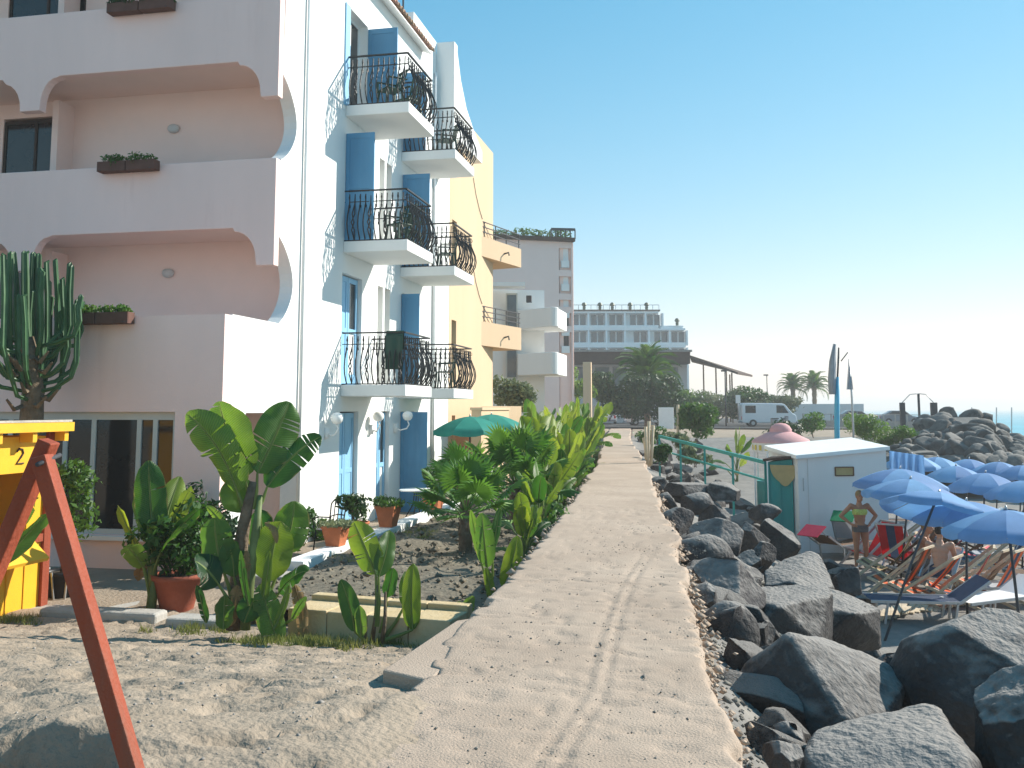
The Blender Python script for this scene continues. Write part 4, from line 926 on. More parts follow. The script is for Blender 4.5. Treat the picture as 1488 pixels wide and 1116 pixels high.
bush(1012, 586, 640, 50, 66, M['leaf_mid'], 'leafy green shrub between the walk and the white van', 2200, .13, 'leafy_shrub', seed=20, lobes=14)
bush(1182, 597, 634, 62, 46, M['leaf_bright'], 'rounded bright green bush right of the pink kiosk roof', 1300, .1, 'round_bush', seed=21)
bush(1258, 600, 652, 50, 58, M['leaf_bright'], 'feathery green tamarisk bush behind the white cabin', 2600, .10, 'tamarisk_bush', seed=22, pointy=True)
bush(1306, 610, 652, 51, 60, M['leaf_bright'], 'feathery green tamarisk bush next to the breakwater rocks', 2600, .10, 'tamarisk_bush', seed=23, pointy=True)
bush(1148, 612, 650, 47, 60, M['leaf_dark'], 'dark shrub behind the pink kiosk', 900, .1, seed=24)
for k, (px, yt, yb, d, w) in enumerate([(948, 622, 650, 43, 44), (985, 628, 655, 40, 50), (960, 645, 672, 31, 30), (1010, 648, 675, 34, 50)]):
    bush(px, yt, yb, d, w, M['leaf_olive' if k % 2 else 'leaf_mid'], ['low scrub beside the far part of the walk', 'dry scrub below the far car park', 'low green scrub by the bundle of poles', 'dry scrub between the rocks and the teal rail'][k], 600, .09, 'scrub', seed=30+k)
p = at(770, 338, d=76); 
b_ = [(x, random.uniform(-.5, .5), .5+random.uniform(-.2, .3), .7, .7, .55) for x in np.arange(-3.5, 2.6, .75)]
shrub('roof_garden_plants', Vector((p.x, p.y+1.5, at(770, 352, d=76).z+.3)), b_, 1500, .13, M['leaf_mid'], 'plants of the roof garden on top of the pink tower', 'plants', 3, 40)
# ------------------------------------------------------------------ candelabra euphorbia at the left edge
D0 = 16.6; cb = at(45, 640, d=D0)
eu = thing('candelabra_cactus', Vector((cb.x, cb.y, -1.0)), 'huge candelabra cactus rising behind the yellow booth', 'cactus')
b = MB().tube([(cb.x, cb.y, -1), at(44, 640, d=D0), at(48, 570, d=D0), at(44, 520, d=D0), at(40, 490, d=D0)], [.2, .18, .16, .13, .09], 10); b.build('trunk', M['bark'], eu, True)
rd = random.Random(8)
for k in range(44):
    t = (k+.5)/44; tx = lin(-45, 122, t)+rd.uniform(-4, 4); ty = 364+62*abs(t-.45)**1.5+rd.uniform(0, 75)*(rd.random() < .75); dd = rd.uniform(-.7, .7)
    sy = rd.uniform(490, 585); sx = lin(36, 56, t)
    bend = lin(sy, ty, rd.uniform(.18, .34))
    P_ = [at(sx, sy, d=D0+dd*.15), at(lin(sx, tx, .45), sy-6, d=D0+dd*.5), at(lin(sx, tx, .86), bend+8, d=D0+dd*.9), at(tx, bend-14, d=D0+dd), at(tx+rd.uniform(-2, 2), lin(bend, ty, .6), d=D0+dd), at(tx+rd.uniform(-4, 4), ty+3, d=D0+dd), at(tx+rd.uniform(-4, 4), ty, d=D0+dd)]
    MB().tube(P_, [.03, .034, .04, .043, .046, .042, .015], 10, star=.42).build('branch', M['cactus'], eu, False)
for k in range(12):
    sx, sy = rd.uniform(30, 58), rd.uniform(515, 590); tx = sx+rd.choice([-1, 1])*rd.uniform(15, 34)
    MB().tube([at(sx, sy, d=D0), at(lin(sx, tx, .6), sy+7, d=D0-.2), at(tx, sy-8, d=D0-.3)], [.045, .04, .02], 6, star=.35).build('dry_branch', M['bark'], eu)
# ================================================================== TERRACE AND GARDEN THINGS
def pot(loc, r, h, label, m_='terracotta', name='terracotta_pot', square=False, group=None):
    n = 4 if square else 20; t = thing(name, loc, label, 'pot', group)
    k = 1.2 if square else 1
    b = MB().lathe([(r*.62*k, 0), (r*.92*k, h*.86), (r*1.0*k, h*.86), (r*1.02*k, h), (r*.9*k, h), (r*.86*k, h*.9)], n, cap=False)
    b.add([(r*.62*k*math.cos(2*math.pi*j/n), r*.62*k*math.sin(2*math.pi*j/n), 0) for j in range(n)], [tuple(range(n))[::-1]])
    o = b.build('pot', M[m_], t, not square, True)
    if square: o.rotation_euler.z = R(45-5)
    s = MB().lathe([(0, 0), (r*.88*k, 0), (0, .015)], n, (0, 0, h*.9)).build('soil', M['pot_soil'], t, False, True)
    s.rotation_euler = o.rotation_euler
    return t
def potted(loc, r, h, blobs, n, size, mt, lab_pot, lab_plant, square=False, m_='terracotta', seed=0, pname='potted_plant'):
    pot(loc, r, h, lab_pot, m_, square=square)
    shrub(pname, Vector(loc)+Vector((0, 0, h*.9)), blobs, n, size, M[mt], lab_plant, 'plant', 5, seed)
KX = -6.1
# low white kerb carrying the pots, cast in sections
kb = thing('kerb_wall', (KX, 19, -1), 'low white kerb wall carrying the terracotta pots along the terrace', 'wall')
y = 13.6
while y < 25.5:
    MB().box(KX-.16, KX+.16, y, y+1.18, -1.0, -.66+random.uniform(-.006, .006)).build('kerb_section', M['white_plaster'], kb, bevel=.015); y += 1.19
def K(px, py): p = at(px, py, z=-.66); return Vector((KX, p.y, -.655))
potted(K(475, 793), .22, .33, [(0, 0, .06, .3, .3, .07), (.15, .05, .05, .2, .2, .06)], 700, .035, 'leaf_olive', 'squat terracotta pot nearest the camera on the white kerb', 'flat grey green cushion plant filling the nearest kerb pot', True)
potted(K(512, 782)+Vector((-.02, 0, 0)), .24, .28, blobset(.35, .35, .32, 6, .3, 3), 420, .06, 'leaf_dark', 'wide round terracotta pot on the white kerb, second along', 'dark leafy shrub in the wide round terracotta pot', seed=3)
potted(K(553, 765), .24, .40, [(0, 0, .08, .32, .32, .11), (-.12, 0, .12, .18, .18, .1)], 700, .04, 'leaf_mid', 'taller square terracotta pot on the white kerb, third along', 'clipped green and brown tuft in the third kerb pot', True)
potted(K(622, 741), .27, .40, blobset(.26, .26, .3, 5, .3, 5), 320, .06, 'leaf_mid', 'terracotta pot at the far end of the kerb by the dark blue door', 'small leafy shrub in the far kerb pot', True, seed=5)
for k, (px, py, s_) in enumerate(((440, 775, .8), (420, 790, .9), (460, 770, .5))):
    p = at(px, py, z=-.75); shrub('terrace_shrub', Vector((p.x, p.y, -.98)), blobset(.5*s_, .5*s_, .5*s_, 6, .5*s_, 60+k), 700, .05, M['leaf_bright' if k == 1 else 'leaf_mid'], ['green shrub behind the tall strelitzia on the terrace', 'yellowish shrub hidden behind the strelitzia leaves', 'small shrub beside the iron terrace chair'][k], 'shrub', 4, 60+k)
# big pot with shrub beside the strelitzia
p = at(257, 886, z=-.98)
potted((p.x, p.y, -.98), .33, .46, blobset(.62, .55, .62, 10, .52, 7), 1500, .055, 'leaf_mid', 'big dark red plastic pot in front of the wide window', 'dense leafy shrub in the big dark red pot', m_='dark_terracotta', seed=7)
pw = at(225, 720, d=13.4)
banana(Vector((pw.x, pw.y, -.98)), 2.1, 9, 'dark leaved strelitzia in the shade against the wide window', name='strelitzia_plant', seed=77, dry=1)
shrub('window_hedge', Vector((at(190, 780, d=14.1).x, 13.55, -.98)), blobset(.85, .4, .75, 10, .8, 71), 1800, .06, M['leaf_dark'], 'dark shrub mass growing in front of the wide window', 'shrub', 5, 71)
# potted standard tree beside the booth
p = at(88, 868, z=-.98); cl = pot((p.x, p.y, -.98), .26, .36, 'dark openwork planter holding the little tree by the booth', 'black_plastic', 'planter')
for k in range(9):
    a = k*.7; MB().beam((p.x+.2*math.cos(a), p.y+.2*math.sin(a), -.98), (p.x+.29*math.cos(a), p.y+.29*math.sin(a), -.6), .02, .02).build('slat', M['steel'], cl)
lt = thing('small_tree', (p.x, p.y, -.66), 'small round headed potted tree between booth and wide window', 'tree')
MB().tube([(0, 0, 0), (.02, 0, .35), (0, .01, .75)], [.025, .02, .018], 6).build('trunk', M['bark'], lt, True, True)
MB().tube([(.05, 0, 0), (.06, 0, .35), (.08, .01, .75)], [.02, .016, .012], 6).build('trunk', M['bark'], lt, True, True)
inst('crown', leaf_cloud(blobset(.50, .45, .55, 9, 1.05, 9), 1300, .055, M['leaf_mid'], 'crown', 9), lt)['kind'] = 'stuff'
# ochre kerb of the planting bed in the foreground
gk = thing('bed_kerb', (-3.9, 10.6, -1.1), 'long ochre stone kerb edging the front of the planting bed', 'kerb')
c0 = at(418, 884, z=-.62); c1 = at(655, 902, z=-.62); dv = (c1-c0).normalized(); nv = Vector((-dv.y, dv.x, 0)); LK = (c1-c0).length
for k in range(4):
    a = c0+dv*(LK*k/4+.004); e = c0+dv*(LK*(k+1)/4-.004)
    lo = Vector((0, 0, -.55)); q = [a, e, e+nv*.5, a+nv*.5]; up0 = Vector((0, 0, random.uniform(-.008, .008)))
    MB().hull8([v+lo for v in q], [v+up0 for v in q]).build('kerb_stone', M['ochre_stone'], gk, bevel=.012)
    q2 = [a+nv*.503, e+nv*.503, e+nv*.66, a+nv*.66]
    MB().hull8([v+lo for v in q2], [v+Vector((0, 0, .06))+up0 for v in q2]).build('kerb_stone', M['ochre_stone'], gk, bevel=.012)
# stone steps and slabs by the terrace corner
for k, (px, py, sx, sy, lab) in enumerate(((300, 905, .9, .35, 'flat grey stone slab at the sand edge beside the strelitzia'), (150, 893, 1.6, .3, 'long grey edging stone between the sand and terrace'), (600, 905, .0, .0, ''))):
    if not lab: continue
    p = at(px, py, z=-.93); MB().box(p.x-sx/2, p.x+sx/2, p.y-sy/2, p.y+sy/2, -1.2, -.86).build('edging_stone', M['concrete'], label=lab, cat='stone', bevel=.04)
MB().box(-6.9, -5.0, 13.0, 13.55, -1.2, -.78).build('terrace_step', M['concrete'], label='pale stone step between terrace and planting bed', cat='step', bevel=.02)
# ------------------------------------------------------------------ green parasols
def parasol(name, apex, base_z, r, drop, mt, label, cat='parasol', group=None, n=8, valance=.1, tilt=(0, 0), pole_m='steel', rot=0., base_xy=None, cutaway=False, wind=0.):
    t = thing(name, (base_xy[0], base_xy[1], base_z) if base_xy else (apex.x, apex.y, base_z), label, cat, group)
    b0 = t.location.copy(); ax = (apex-b0); L_ = ax.length; q = Vector((ax.x*.35, ax.y*.35, ax.z)).to_track_quat('Z', 'Y')
    def seg():
        b = MB(); m_ = 6; a0, a1 = -math.pi/n, math.pi/n; vs_ = []; fs_ = []
        for i in range(m_+1):
            s = i/m_; rr = r*s; z = -drop*(s**1.7)
            for j in range(5):
                a = lin(a0, a1, j/4); sag = 1-.06*s*math.cos((j/4-.5)*math.pi)
                vs_.append((rr*math.cos(a)*(sag if j not in (0, 4) else 1), rr*math.sin(a)*(sag if j not in (0, 4) else 1), z-.05*s*math.cos((j/4-.5)*math.pi)*drop))
        for i in range(m_):
            for j in range(4): fs_.append((i*5+j, (i+1)*5+j, (i+1)*5+j+1, i*5+j+1))
        o = len(vs_)
        for j in range(5):
            v = vs_[m_*5+j]; vs_.append((v[0]*1.0, v[1]*1.0, v[2]-valance*(1 if j in (1, 2, 3) else .75)))
        for j in range(4): fs_.append((m_*5+j, o+j, o+j+1, m_*5+j+1))
        return b.add(vs_, fs_).mesh('canopy_panel', M[mt], True)
    me = seg(); rib = MB().tube([(.03, 0, -.02), (r*.5, 0, -drop*.31-.02), (r, 0, -drop-.01)], .007, 4).mesh('rib', M['steel'])
    Q = q.to_matrix().to_4x4()
    for k in range(n):
        for nm, mm, ph in (('canopy_panel', me, 0), ('rib', rib, .5)):
            o = inst(nm, mm, t); o.matrix_local = Matrix.Translation(ax) @ Q @ Matrix.Rotation(rot+2*math.pi*(k+ph)/n, 4, 'Z')
    MB().tube([(0, 0, -.15), ax*.5, ax*1.0], .02, 7).build('pole', M[pole_m], t, True, True)
    MB().tube([ax, ax*(1+.06/L_)], [.025, .012], 7).build('finial', M['steel'], t, True, True)
    return t
a1 = at(683, 605, d=24.6); parasol('green_parasol', a1, -.98, .98, .36, 'fabric_green', 'green parasol nearest the blue doors on the terrace', valance=.12, n=8, pole_m='dark_steel', rot=.2)
a2 = at(714, 602, d=27.0); parasol('green_parasol', a2, -.98, .98, .34, 'fabric_green', 'green parasol half hidden behind the first one', valance=.12, n=8, pole_m='dark_steel', rot=.5)
def round_table(loc, r, h, label, m_='white_paint'):
    t = thing('terrace_table', loc, label, 'table')
    MB().lathe([(0, h-.03), (r, h-.03), (r, h), (0, h)], 18).build('table_top', M[m_], t, False, True)
    for k in range(4):
        a = k*math.pi/2+.6; MB().tube([(.06*math.cos(a), .06*math.sin(a), h-.03), (.1*math.cos(a), .1*math.sin(a), h*.5), (r*.75*math.cos(a), r*.75*math.sin(a), 0)], .014, 5).build('leg', M['iron'], t, True, True)
p = at(590, 745, z=-.98); round_table(Vector((-6.75, 21.9, -.98)), .42, .70, 'small white topped table in front of the dark blue door')
MB().lathe([(0, 0), (.3, 0), (.32, .02), (0, .03)], 14, (a1.x, a1.y, .05)).build('parasol_tray', M['dark_steel'], label='round tray fixed on the pole of the nearer green parasol', cat='tray')
def iron_chair(loc, rz, label, m_='iron', name='terrace_chair', group=None):
    t = thing(name, loc, label, 'chair', group, rz); m_ = M[m_]
    MB().lathe([(0, .43), (.2, .43), (.22, .45), (0, .455)], 14).build('seat', m_, t, False, True)
    for sx in (-1, 1):
        MB().tube([(sx*.2, .17, 0), (sx*.17, .14, .44)], .013, 5).build('leg', m_, t, True, True)
        MB().tube([(sx*.2, -.22, 0), (sx*.18, -.17, .44), (sx*.2, -.24, .9)], .013, 5).build('leg', m_, t, True, True)
        MB().tube([(sx*.2, -.2, .68), (sx*.25, .0, .68), (sx*.24, .16, .64), (sx*.2, .15, .46)], .012, 5).build('armrest', m_, t, True, True)
    b = MB().tube([(.2*math.cos(a), -.24-.02*math.sin(a), .9+.1*math.sin(a)) for a in np.linspace(0, math.pi, 9)], .013, 5)
    for x in (-.1, 0, .1): b.tube([(x, -.19, .46), (x, -.25, .97)], .009, 4)
    b.build('backrest', m_, t, True, True); return t
p = at(462, 768, z=-.98); iron_chair(Vector((-6.7, 16.4, -.98)), R(70), 'black iron armchair on the terrace behind the first kerb pot')
# ------------------------------------------------------------------ chairs and towel on the balconies
def plastic_chair(loc, rz, label):
    t = thing('balcony_chair', loc, label, 'chair', None, rz); m_ = M['green_plastic']
    MB().prism([(-.22, .2), (.22, .2), (.2, -.2), (-.2, -.2)], 'z', .41, .44).build('seat', m_, t, False, True, .008)
    for x in (-.17, -.085, 0, .085, .17): MB().beam((x, -.19, .44), (x*1.1, -.31, .88), .05, .012).build('slat', m_, t, False, True)
    MB().beam((-.22, -.31, .9), (.22, -.31, .9), .05, .03).build('top_rail', m_, t, False, True)
    for sx in (-1, 1):
        for sy in (-1, 1): MB().beam((sx*.23, sy*.22, 0), (sx*.19, sy*.18, .42), .04, .04).build('leg', m_, t, False, True)
        MB().beam((sx*.25, -.27, .66), (sx*.25, .2, .64), .05, .025).build('armrest', m_, t, False, True); MB().beam((sx*.24, .19, .4), (sx*.25, .19, .65), .04, .03).build('arm_post', m_, t, False, True)
for x, y, z, a, lab in ((-6.75, 19.6, 8.18, 2.4, 'dark green chair on the near top floor balcony'), (-6.6, 20.4, 8.18, 1.2, 'dark green chair at the front rail of the near top floor balcony'), (-6.55, 19.75, 5.18, 2.6, 'dark green chair on the near second floor balcony'), (-6.6, 20.5, 5.18, 1.0, 'dark green chair at the front rail of the near second floor balcony'),
                        (-6.6, 23.7, 8.18, 2.2, 'dark green chair on the far top floor balcony'), (-6.6, 23.8, 5.18, 2.0, 'dark green chair on the far second floor balcony'), (-6.6, 23.7, 2.11, 2.0, 'dark green chair on the far first floor balcony')):
    plastic_chair(Vector((x, y, z)), a, lab)
tw = MB(); g_ = [[(-6.42+.03*math.sin(j*1.1), 19.17-.035*(1 if i > 2 else -1 if i < 2 else 0)-.012*math.sin(j*2), 3.26-.16*abs(i-2) if i > 2 else 3.26-.1*abs(i-2)) for i in range(8)] for j in range(1)]
rows_ = []
for j in range(8):
    x = -6.62+j*.055
    rows_.append([(x, 19.17+.05+.01*math.sin(j*1.3), 2.85), (x, 19.17+.04, 3.1), (x, 19.17, 3.235), (x, 19.17-.045, 3.1), (x, 19.17-.06+.014*math.sin(j*1.7), 2.75), (x, 19.17-.06+.02*math.sin(j*1.5+1), 2.42)])
tw.v = [v for r_ in rows_ for v in r_]; tw.f = [(j*6+i, (j+1)*6+i, (j+1)*6+i+1, j*6+i+1) for j in range(7) for i in range(5)]
tw.build('beach_towel', M['green_plastic'], smooth=True, label='dark green towel hung over the rail of the near first floor balcony', cat='towel')
# ------------------------------------------------------------------ flower boxes on the parapets
def flower_box(xa, xb, y, zb, label, mt, plant, seed):
    t = thing('flower_box', ((xa+xb)/2, y-.1, zb), label, 'flower box'); h = .19; w = (xb-xa)/2
    for s, (a, c) in enumerate(((-w, -.01), (.01, w))):
        f = MB(); f.box(a, c, -.1, -.08, 0, h); f.box(a, c, .08, .1, 0, h); f.box(a, a+.02, -.08, .08, 0, h); f.box(c-.02, c, -.08, .08, 0, h); f.box(a+.02, c-.02, -.08, .08, 0, .02)
        f.build('box', M['box_brown'], t, False, True, .006)
        MB().box(a+.02, c-.02, -.08, .08, .02, h-.04).build('soil', M['pot_soil'], t, False, True)
        rd = random.Random(seed+s)
        inst('plants', leaf_cloud([(lin(a, c, rd.uniform(.12, .88)), rd.uniform(-.05, .05), h+rd.uniform(.0, .06), .13, .12, rd.uniform(.06, .13)) for _ in range(6)], plant, .035, M[mt], 'plants', seed+s), t)['kind'] = 'stuff'
    for x in (-w+.08, w-.08): MB().beam((x, .1, .02), (x, -.12, .02), .025, .012).build('bracket', M['dark_steel'], t, False, True)
flower_box(-11.05, -9.72, 15.78, 9.08, 'flower box on the top parapet, cut by the photo edge', 'leaf_dark', 420, 1)
flower_box(-11.1, -9.92, 15.78, 6.0, 'pair of dark flower boxes on the middle parapet', 'leaf_mid', 330, 3)
flower_box(-10.4, -9.2, 14.08, 2.98, 'brown flower box with bright green plants on the lowest parapet', 'leaf_bright', 420, 5)
# ------------------------------------------------------------------ yellow booth
pe = at(64, 880, z=-1.0); BX, BY1 = pe.x, pe.y; BY0 = BY1-2.6
bo = thing('beach_booth', (BX-.8, BY1-1.3, -1), 'bright yellow wooden booth with grey topped slanting roof at the left edge', 'booth')
wall(MB(), 'x', BX-.05, BX, BY0, BY1, -1.05, 1.24, [(BY0+.3, BY1-.42, .0, .78)]).build('side_wall', M['yellow_paint'], bo)
MB().box(BX-1.9, BX-.051, BY1-.05, BY1-.002, -1.05, 1.24).build('rear_wall', M['yellow_paint'], bo)
MB().box(BX-1.9, BX-.051, BY0, BY0+.05, -1.05, 1.24).build('front_wall', M['yellow_paint'], bo)
MB().box(BX-1.9, BX-1.85, BY0+.051, BY1-.051, -1.05, 1.24).build('inner_wall', M['brown_wood'], bo)
for y_ in (BY0, BY1-.13): MB().box(BX+.001, BX+.05, y_, y_+.13, -1.05, 1.3).build('corner_post', M['orange_wood'], bo)
for y_ in np.arange(BY0+.25, BY1-.2, .32): MB().box(BX+.001, BX+.014, y_, y_+.03, -1.0, -.14).build('batten', M['yellow_paint'], bo)
MB().box(BX+.001, BX+.04, BY0+.13, BY1-.13, -.14, -.04).build('trim_board', M['orange_wood'], bo)
MB().hull8([(BX+.02, BY0+.2, -.04), (BX+.34, BY0+.2, -.34), (BX+.34, BY1-.42, -.34), (BX+.02, BY1-.42, -.04)], [(BX+.02, BY0+.2, .0), (BX+.36, BY0+.2, -.3), (BX+.36, BY1-.42, -.3), (BX+.02, BY1-.42, .0)]).build('counter_flap', M['yellow_paint'], bo)
def slab(x0, x1, y0, y1, za, zb, th): return MB().hull8([(x0, y0, za), (x1, y0, zb), (x1, y1, zb), (x0, y1, za)], [(x0, y0, za+th), (x1, y0, zb+th), (x1, y1, zb+th), (x0, y1, za+th)])
ro = slab(BX-2.1, BX+.24, BY0-.4, BY1+.12, 1.26, 1.30, .12).build('roof', M['yellow_paint'], bo)
slab(BX-2.12, BX+.22, BY0-.42, BY1+.1, 1.384, 1.424, .03).build('roof_felt', M['concrete'], ro)
for y_ in np.arange(BY0+.1, BY1, .62): MB().box(BX+.002, BX+.2, y_, y_+.08, 1.17, 1.295).build('rafter', M['yellow_paint'], ro)
gl = [(-.06, .07), (-.02, .11), (.04, .1), (.06, .05), (.02, .0), (-.06, -.08), (.07, -.08)]
MB().tube([(BX+.008, BY1-.62+u, .98+w) for u, w in gl], .013, 5).build('painted_number', M['brown_frame'], bo)
p = at(-5, 855, d=10.2); banana(Vector((p.x-.25, p.y, gz1(p.x, p.y))), 1.9, 7, 'strelitzia leaning in at the left edge before the booth', name='strelitzia_plant', seed=402, dry=1, yaw=R(20))
# ------------------------------------------------------------------ orange painted swing frame in the foreground
sw = thing('wooden_trestle', (-2.6, 3.6, 0), 'orange brown wooden A-frame standing in the sand', 'trestle')
apex = at(66, 652, d=4.35)
d_r = at(228, 1160, d=4.15); d_l = at(-170, 1160, d=4.75)
def leg(p, q, w, h, nm): 
    o = MB().beam(p, q, w, h, VIEW); return o.build(nm, M['orange_wood'], sw, False, False, .006)
leg(apex+Vector((-.015, 0, -.03)), Vector((d_r.x, d_r.y, gz1(d_r.x, d_r.y)-.1)), .062, .085, 'leg')
leg(apex+Vector((-.03, .06, .03)), Vector((d_l.x, d_l.y, gz1(d_l.x, d_l.y)-.1)), .062, .08, 'leg')
MB().tube([apex+Vector((.02, -.07, -.06)), apex+Vector((.0, .09, -.03))], .010, 8).build('bolt', M['dark_steel'], sw, True)
# ================================================================== LAVA BOULDERS
import bmesh
def ico(sub):
    bm = bmesh.new(); bmesh.ops.create_icosphere(bm, subdivisions=sub, radius=1); V = np.array([v.co[:] for v in bm.verts]); F_ = np.array([[v.index for v in f.verts] for f in bm.faces]); bm.free(); return V, F_
ICO = {k: ico(k) for k in (3, 4, 5, 6)}
def rock_mesh(seed, sub=4, cuts=11, planes=None, rough=.032, mt='lava', lo=.45, hi=.8):
    V, F_ = ICO[sub]; V = V.copy(); g = np.random.default_rng(seed)
    pl = list(planes or [])
    for _ in range(cuts):
        n_ = g.normal(size=3); n_ /= np.linalg.norm(n_); pl.append((*n_, g.uniform(lo, hi)))
    for nx_, ny_, nz_, d in pl:
        n_ = np.array([nx_, ny_, nz_]); n_ = n_/np.linalg.norm(n_); t = V@n_-d; V = V-np.clip(t, 0, None)[:, None]*n_
    V = V/np.abs(V).max(0)
    off = g.uniform(-50, 50, 3)
    D_ = np.array([mnoise.fractal(Vector(v*2.2+off), 1.0, 2.1, 4) for v in V]); D2 = np.array([mnoise.noise(Vector(v*9+off)) for v in V])
    N_ = V/np.linalg.norm(V, axis=1)[:, None]
    V = V+N_*(D_*rough+D2*rough*.28)[:, None]
    return np_mesh('rock', V, F_, M[mt], True)
def boulder(x0, y0, x1, y1, d, seed, label, planes=None, cuts=9, sub=5, dep=.85, rz=0., group=None, lo=.42, hi=.74, sink=.12, name='lava_boulder', rough=.032):
    c = at((x0+x1)/2, (y0+y1)/2, d=d); w = (x1-x0)/FPX*d/2; h = (y1-y0)/FPX*d/2*1.02
    me = rock_mesh(seed, sub, cuts, planes, rough, 'lava', lo, hi); me.transform(Matrix.Diagonal((w, w*dep, h*(1+sink), 1)))
    o = inst(name, me, None, (c.x, c.y, c.z-h*sink), (0, 0, YAW+rz))
    tag(o, label, 'rock', group); return o
def hull_boulder(pts, label, seed, rough=.016, cuts=5, group=None):
    """angular boulder: hull of surveyed corner points, edges worn, surface roughened"""
    bm = bmesh.new()
    for px, py, d in pts: bm.verts.new(at(px, py, d=d))
    r_ = bmesh.ops.convex_hull(bm, input=bm.verts); bmesh.ops.delete(bm, geom=[v for v in bm.verts if not v.link_faces], context='VERTS')
    bmesh.ops.dissolve_limit(bm, angle_limit=.12, verts=bm.verts, edges=bm.edges)
    bmesh.ops.bevel(bm, geom=bm.edges[:]+bm.verts[:], offset=.022, segments=1, profile=.5, affect='EDGES', clamp_overlap=True)
    bmesh.ops.triangulate(bm, faces=bm.faces)
    for _ in range(cuts):
        lg = [e for e in bm.edges if e.calc_length() > .045]
        if not lg: break
        bmesh.ops.subdivide_edges(bm, edges=lg, cuts=1, use_grid_fill=False); bmesh.ops.triangulate(bm, faces=[f for f in bm.faces if len(f.verts) > 3])
    bm.normal_update(); off = Vector((seed*7.3, seed*3.1, seed*1.7))
    mv = [(v, v.normal*(rough*mnoise.fractal(v.co*2.4+off, 1, 2.1, 5)+rough*.35*mnoise.noise(v.co*17+off))) for v in bm.verts]
    for v, d_ in mv: v.co += d_
    c = sum((v.co for v in bm.verts), Vector())/len(bm.verts); zb = min(v.co.z for v in bm.verts); c.z = zb
    for v in bm.verts: v.co -= c
    me = bpy.data.meshes.new('lava_boulder'); bm.to_mesh(me); bm.free(); me.materials.append(M['lava']); me.polygons.foreach_set('use_smooth', [True]*len(me.polygons))
    return tag(inst('lava_boulder', me, None, c), label, 'rock', group)
hull_boulder([(1145, 918, 7.35), (1085, 962, 7.45), (1052, 1010, 7.45), (1045, 1045, 7.3), (1130, 1052, 7.05), (1235, 1052, 6.95), (1285, 1040, 7.3), (1318, 1000, 7.9), (1310, 972, 8.2), (1250, 945, 8.3), (1190, 926, 8.0), (1100, 955, 8.2), (1060, 1100, 7.3), (1300, 1100, 7.5), (1230, 1100, 6.9), (1100, 1080, 8.6), (1300, 1060, 8.8)], 'pyramid shaped lava boulder with flat lit flank near the walk', 1)
boulder(1318, 900, 1560, 1060, 8.3, 2, 'huge rounded dark boulder at the right edge of the picture', None, 7, 6, .8, lo=.72, hi=.92)
hull_boulder([(1165, 1090, 5.8), (1185, 1060, 6.1), (1230, 1052, 6.5), (1290, 1045, 6.6), (1340, 1022, 6.7), (1365, 1024, 6.6), (1400, 1070, 6.3), (1430, 1110, 6.0), (1250, 1078, 5.95), (1310, 1076, 5.9), (1405, 1100, 5.8), (1160, 1180, 5.5), (1430, 1190, 5.5), (1300, 1190, 5.3), (1200, 1150, 6.9), (1400, 1150, 6.9)], 'broad boulder with pitted sunlit top at the bottom edge', 3, .02)
boulder(1392, 985, 1600, 1180, 6.4, 4, 'rough pitted boulder in the bottom right corner', None, 8, 6, .8, rough=.07)
boulder(1018, 878, 1103, 975, 9.0, 5, 'dark rounded boulder wedged against the edge of the walk', None, 7, 5, .8, lo=.68, hi=.9)
hull_boulder([(1072, 858, 11.4), (1100, 852, 11.6), (1200, 850, 11.8), (1212, 862, 11.4), (1196, 905, 10.8), (1100, 872, 10.7), (1130, 880, 10.4), (1095, 930, 10.3), (1190, 935, 10.5), (1080, 900, 10.8), (1080, 960, 11.5), (1210, 950, 11.5)], 'large flat topped boulder in the middle of the slope', 6, .02)
hull_boulder([(1200, 852, 12.9), (1250, 870, 12.6), (1280, 885, 12.4), (1278, 925, 12.1), (1205, 922, 11.6), (1195, 885, 11.8), (1245, 890, 11.7), (1215, 950, 11.9), (1280, 945, 12.5), (1200, 900, 13.2), (1270, 900, 13.3)], 'blocky boulder with pale streak at the foot of slope', 7, .02)
boulder(1002, 815, 1110, 888, 10.5, 8, 'slanting blue grey boulder by the walk, light patch on its end', [(-.3, -.5, .8, .5), (.7, -.5, .5, .6)], 6, 5, .9)
hull_boulder([(1110, 830, 13.2), (1140, 812, 13.7), (1175, 800, 14.0), (1192, 806, 13.9), (1208, 838, 13.4), (1212, 855, 13.0), (1150, 845, 12.6), (1110, 852, 12.7), (1180, 862, 12.5), (1115, 880, 12.8), (1210, 880, 13.2), (1160, 860, 14.4)], 'pale topped angular boulder above the blocky one', 9, .02)
boulder(977, 778, 1064, 840, 12.4, 10, 'light grey egg shaped boulder by the walk', None, 4, 5, .8, lo=.75, hi=.92)
boulder(997, 755, 1084, 815, 14.6, 11, 'rounded greenish grey boulder behind the egg shaped one', None, 6, 5, .85, lo=.66, hi=.88)
boulder(961, 738, 1011, 786, 15.4, 12, 'dark boulder with bright chipped corner beside the walk', None, 8, 5, .9)
boulder(1062, 752, 1118, 803, 16.0, 13, 'upright wedge shaped boulder in the middle row', None, 13, 5, .9)
boulder(1103, 757, 1166, 812, 17.0, 14, 'dark boulder with lit rim just left of the white cabin', [(-.5, -.8, .2, .5), (.5, .2, .8, .6)], 6, 5, .9)
boulder(1017, 733, 1068, 768, 17.6, 15, 'pale facetted boulder above the greenish one', None, 13, 5, .9)
boulder(983, 716, 1042, 748, 18.6, 16, 'smooth dark grey boulder beside the far walk edge', None, 6, 5, .9, lo=.66)
boulder(953, 716, 988, 746, 19.0, 17, 'small upright boulder touching the far walk edge', None, 8, 4, .9)
boulder(1028, 702, 1084, 727, 21.5, 18, 'flat pale slab of rock below the banana plant', [(.1, -.2, .97, .45)], 6, 4, .9)
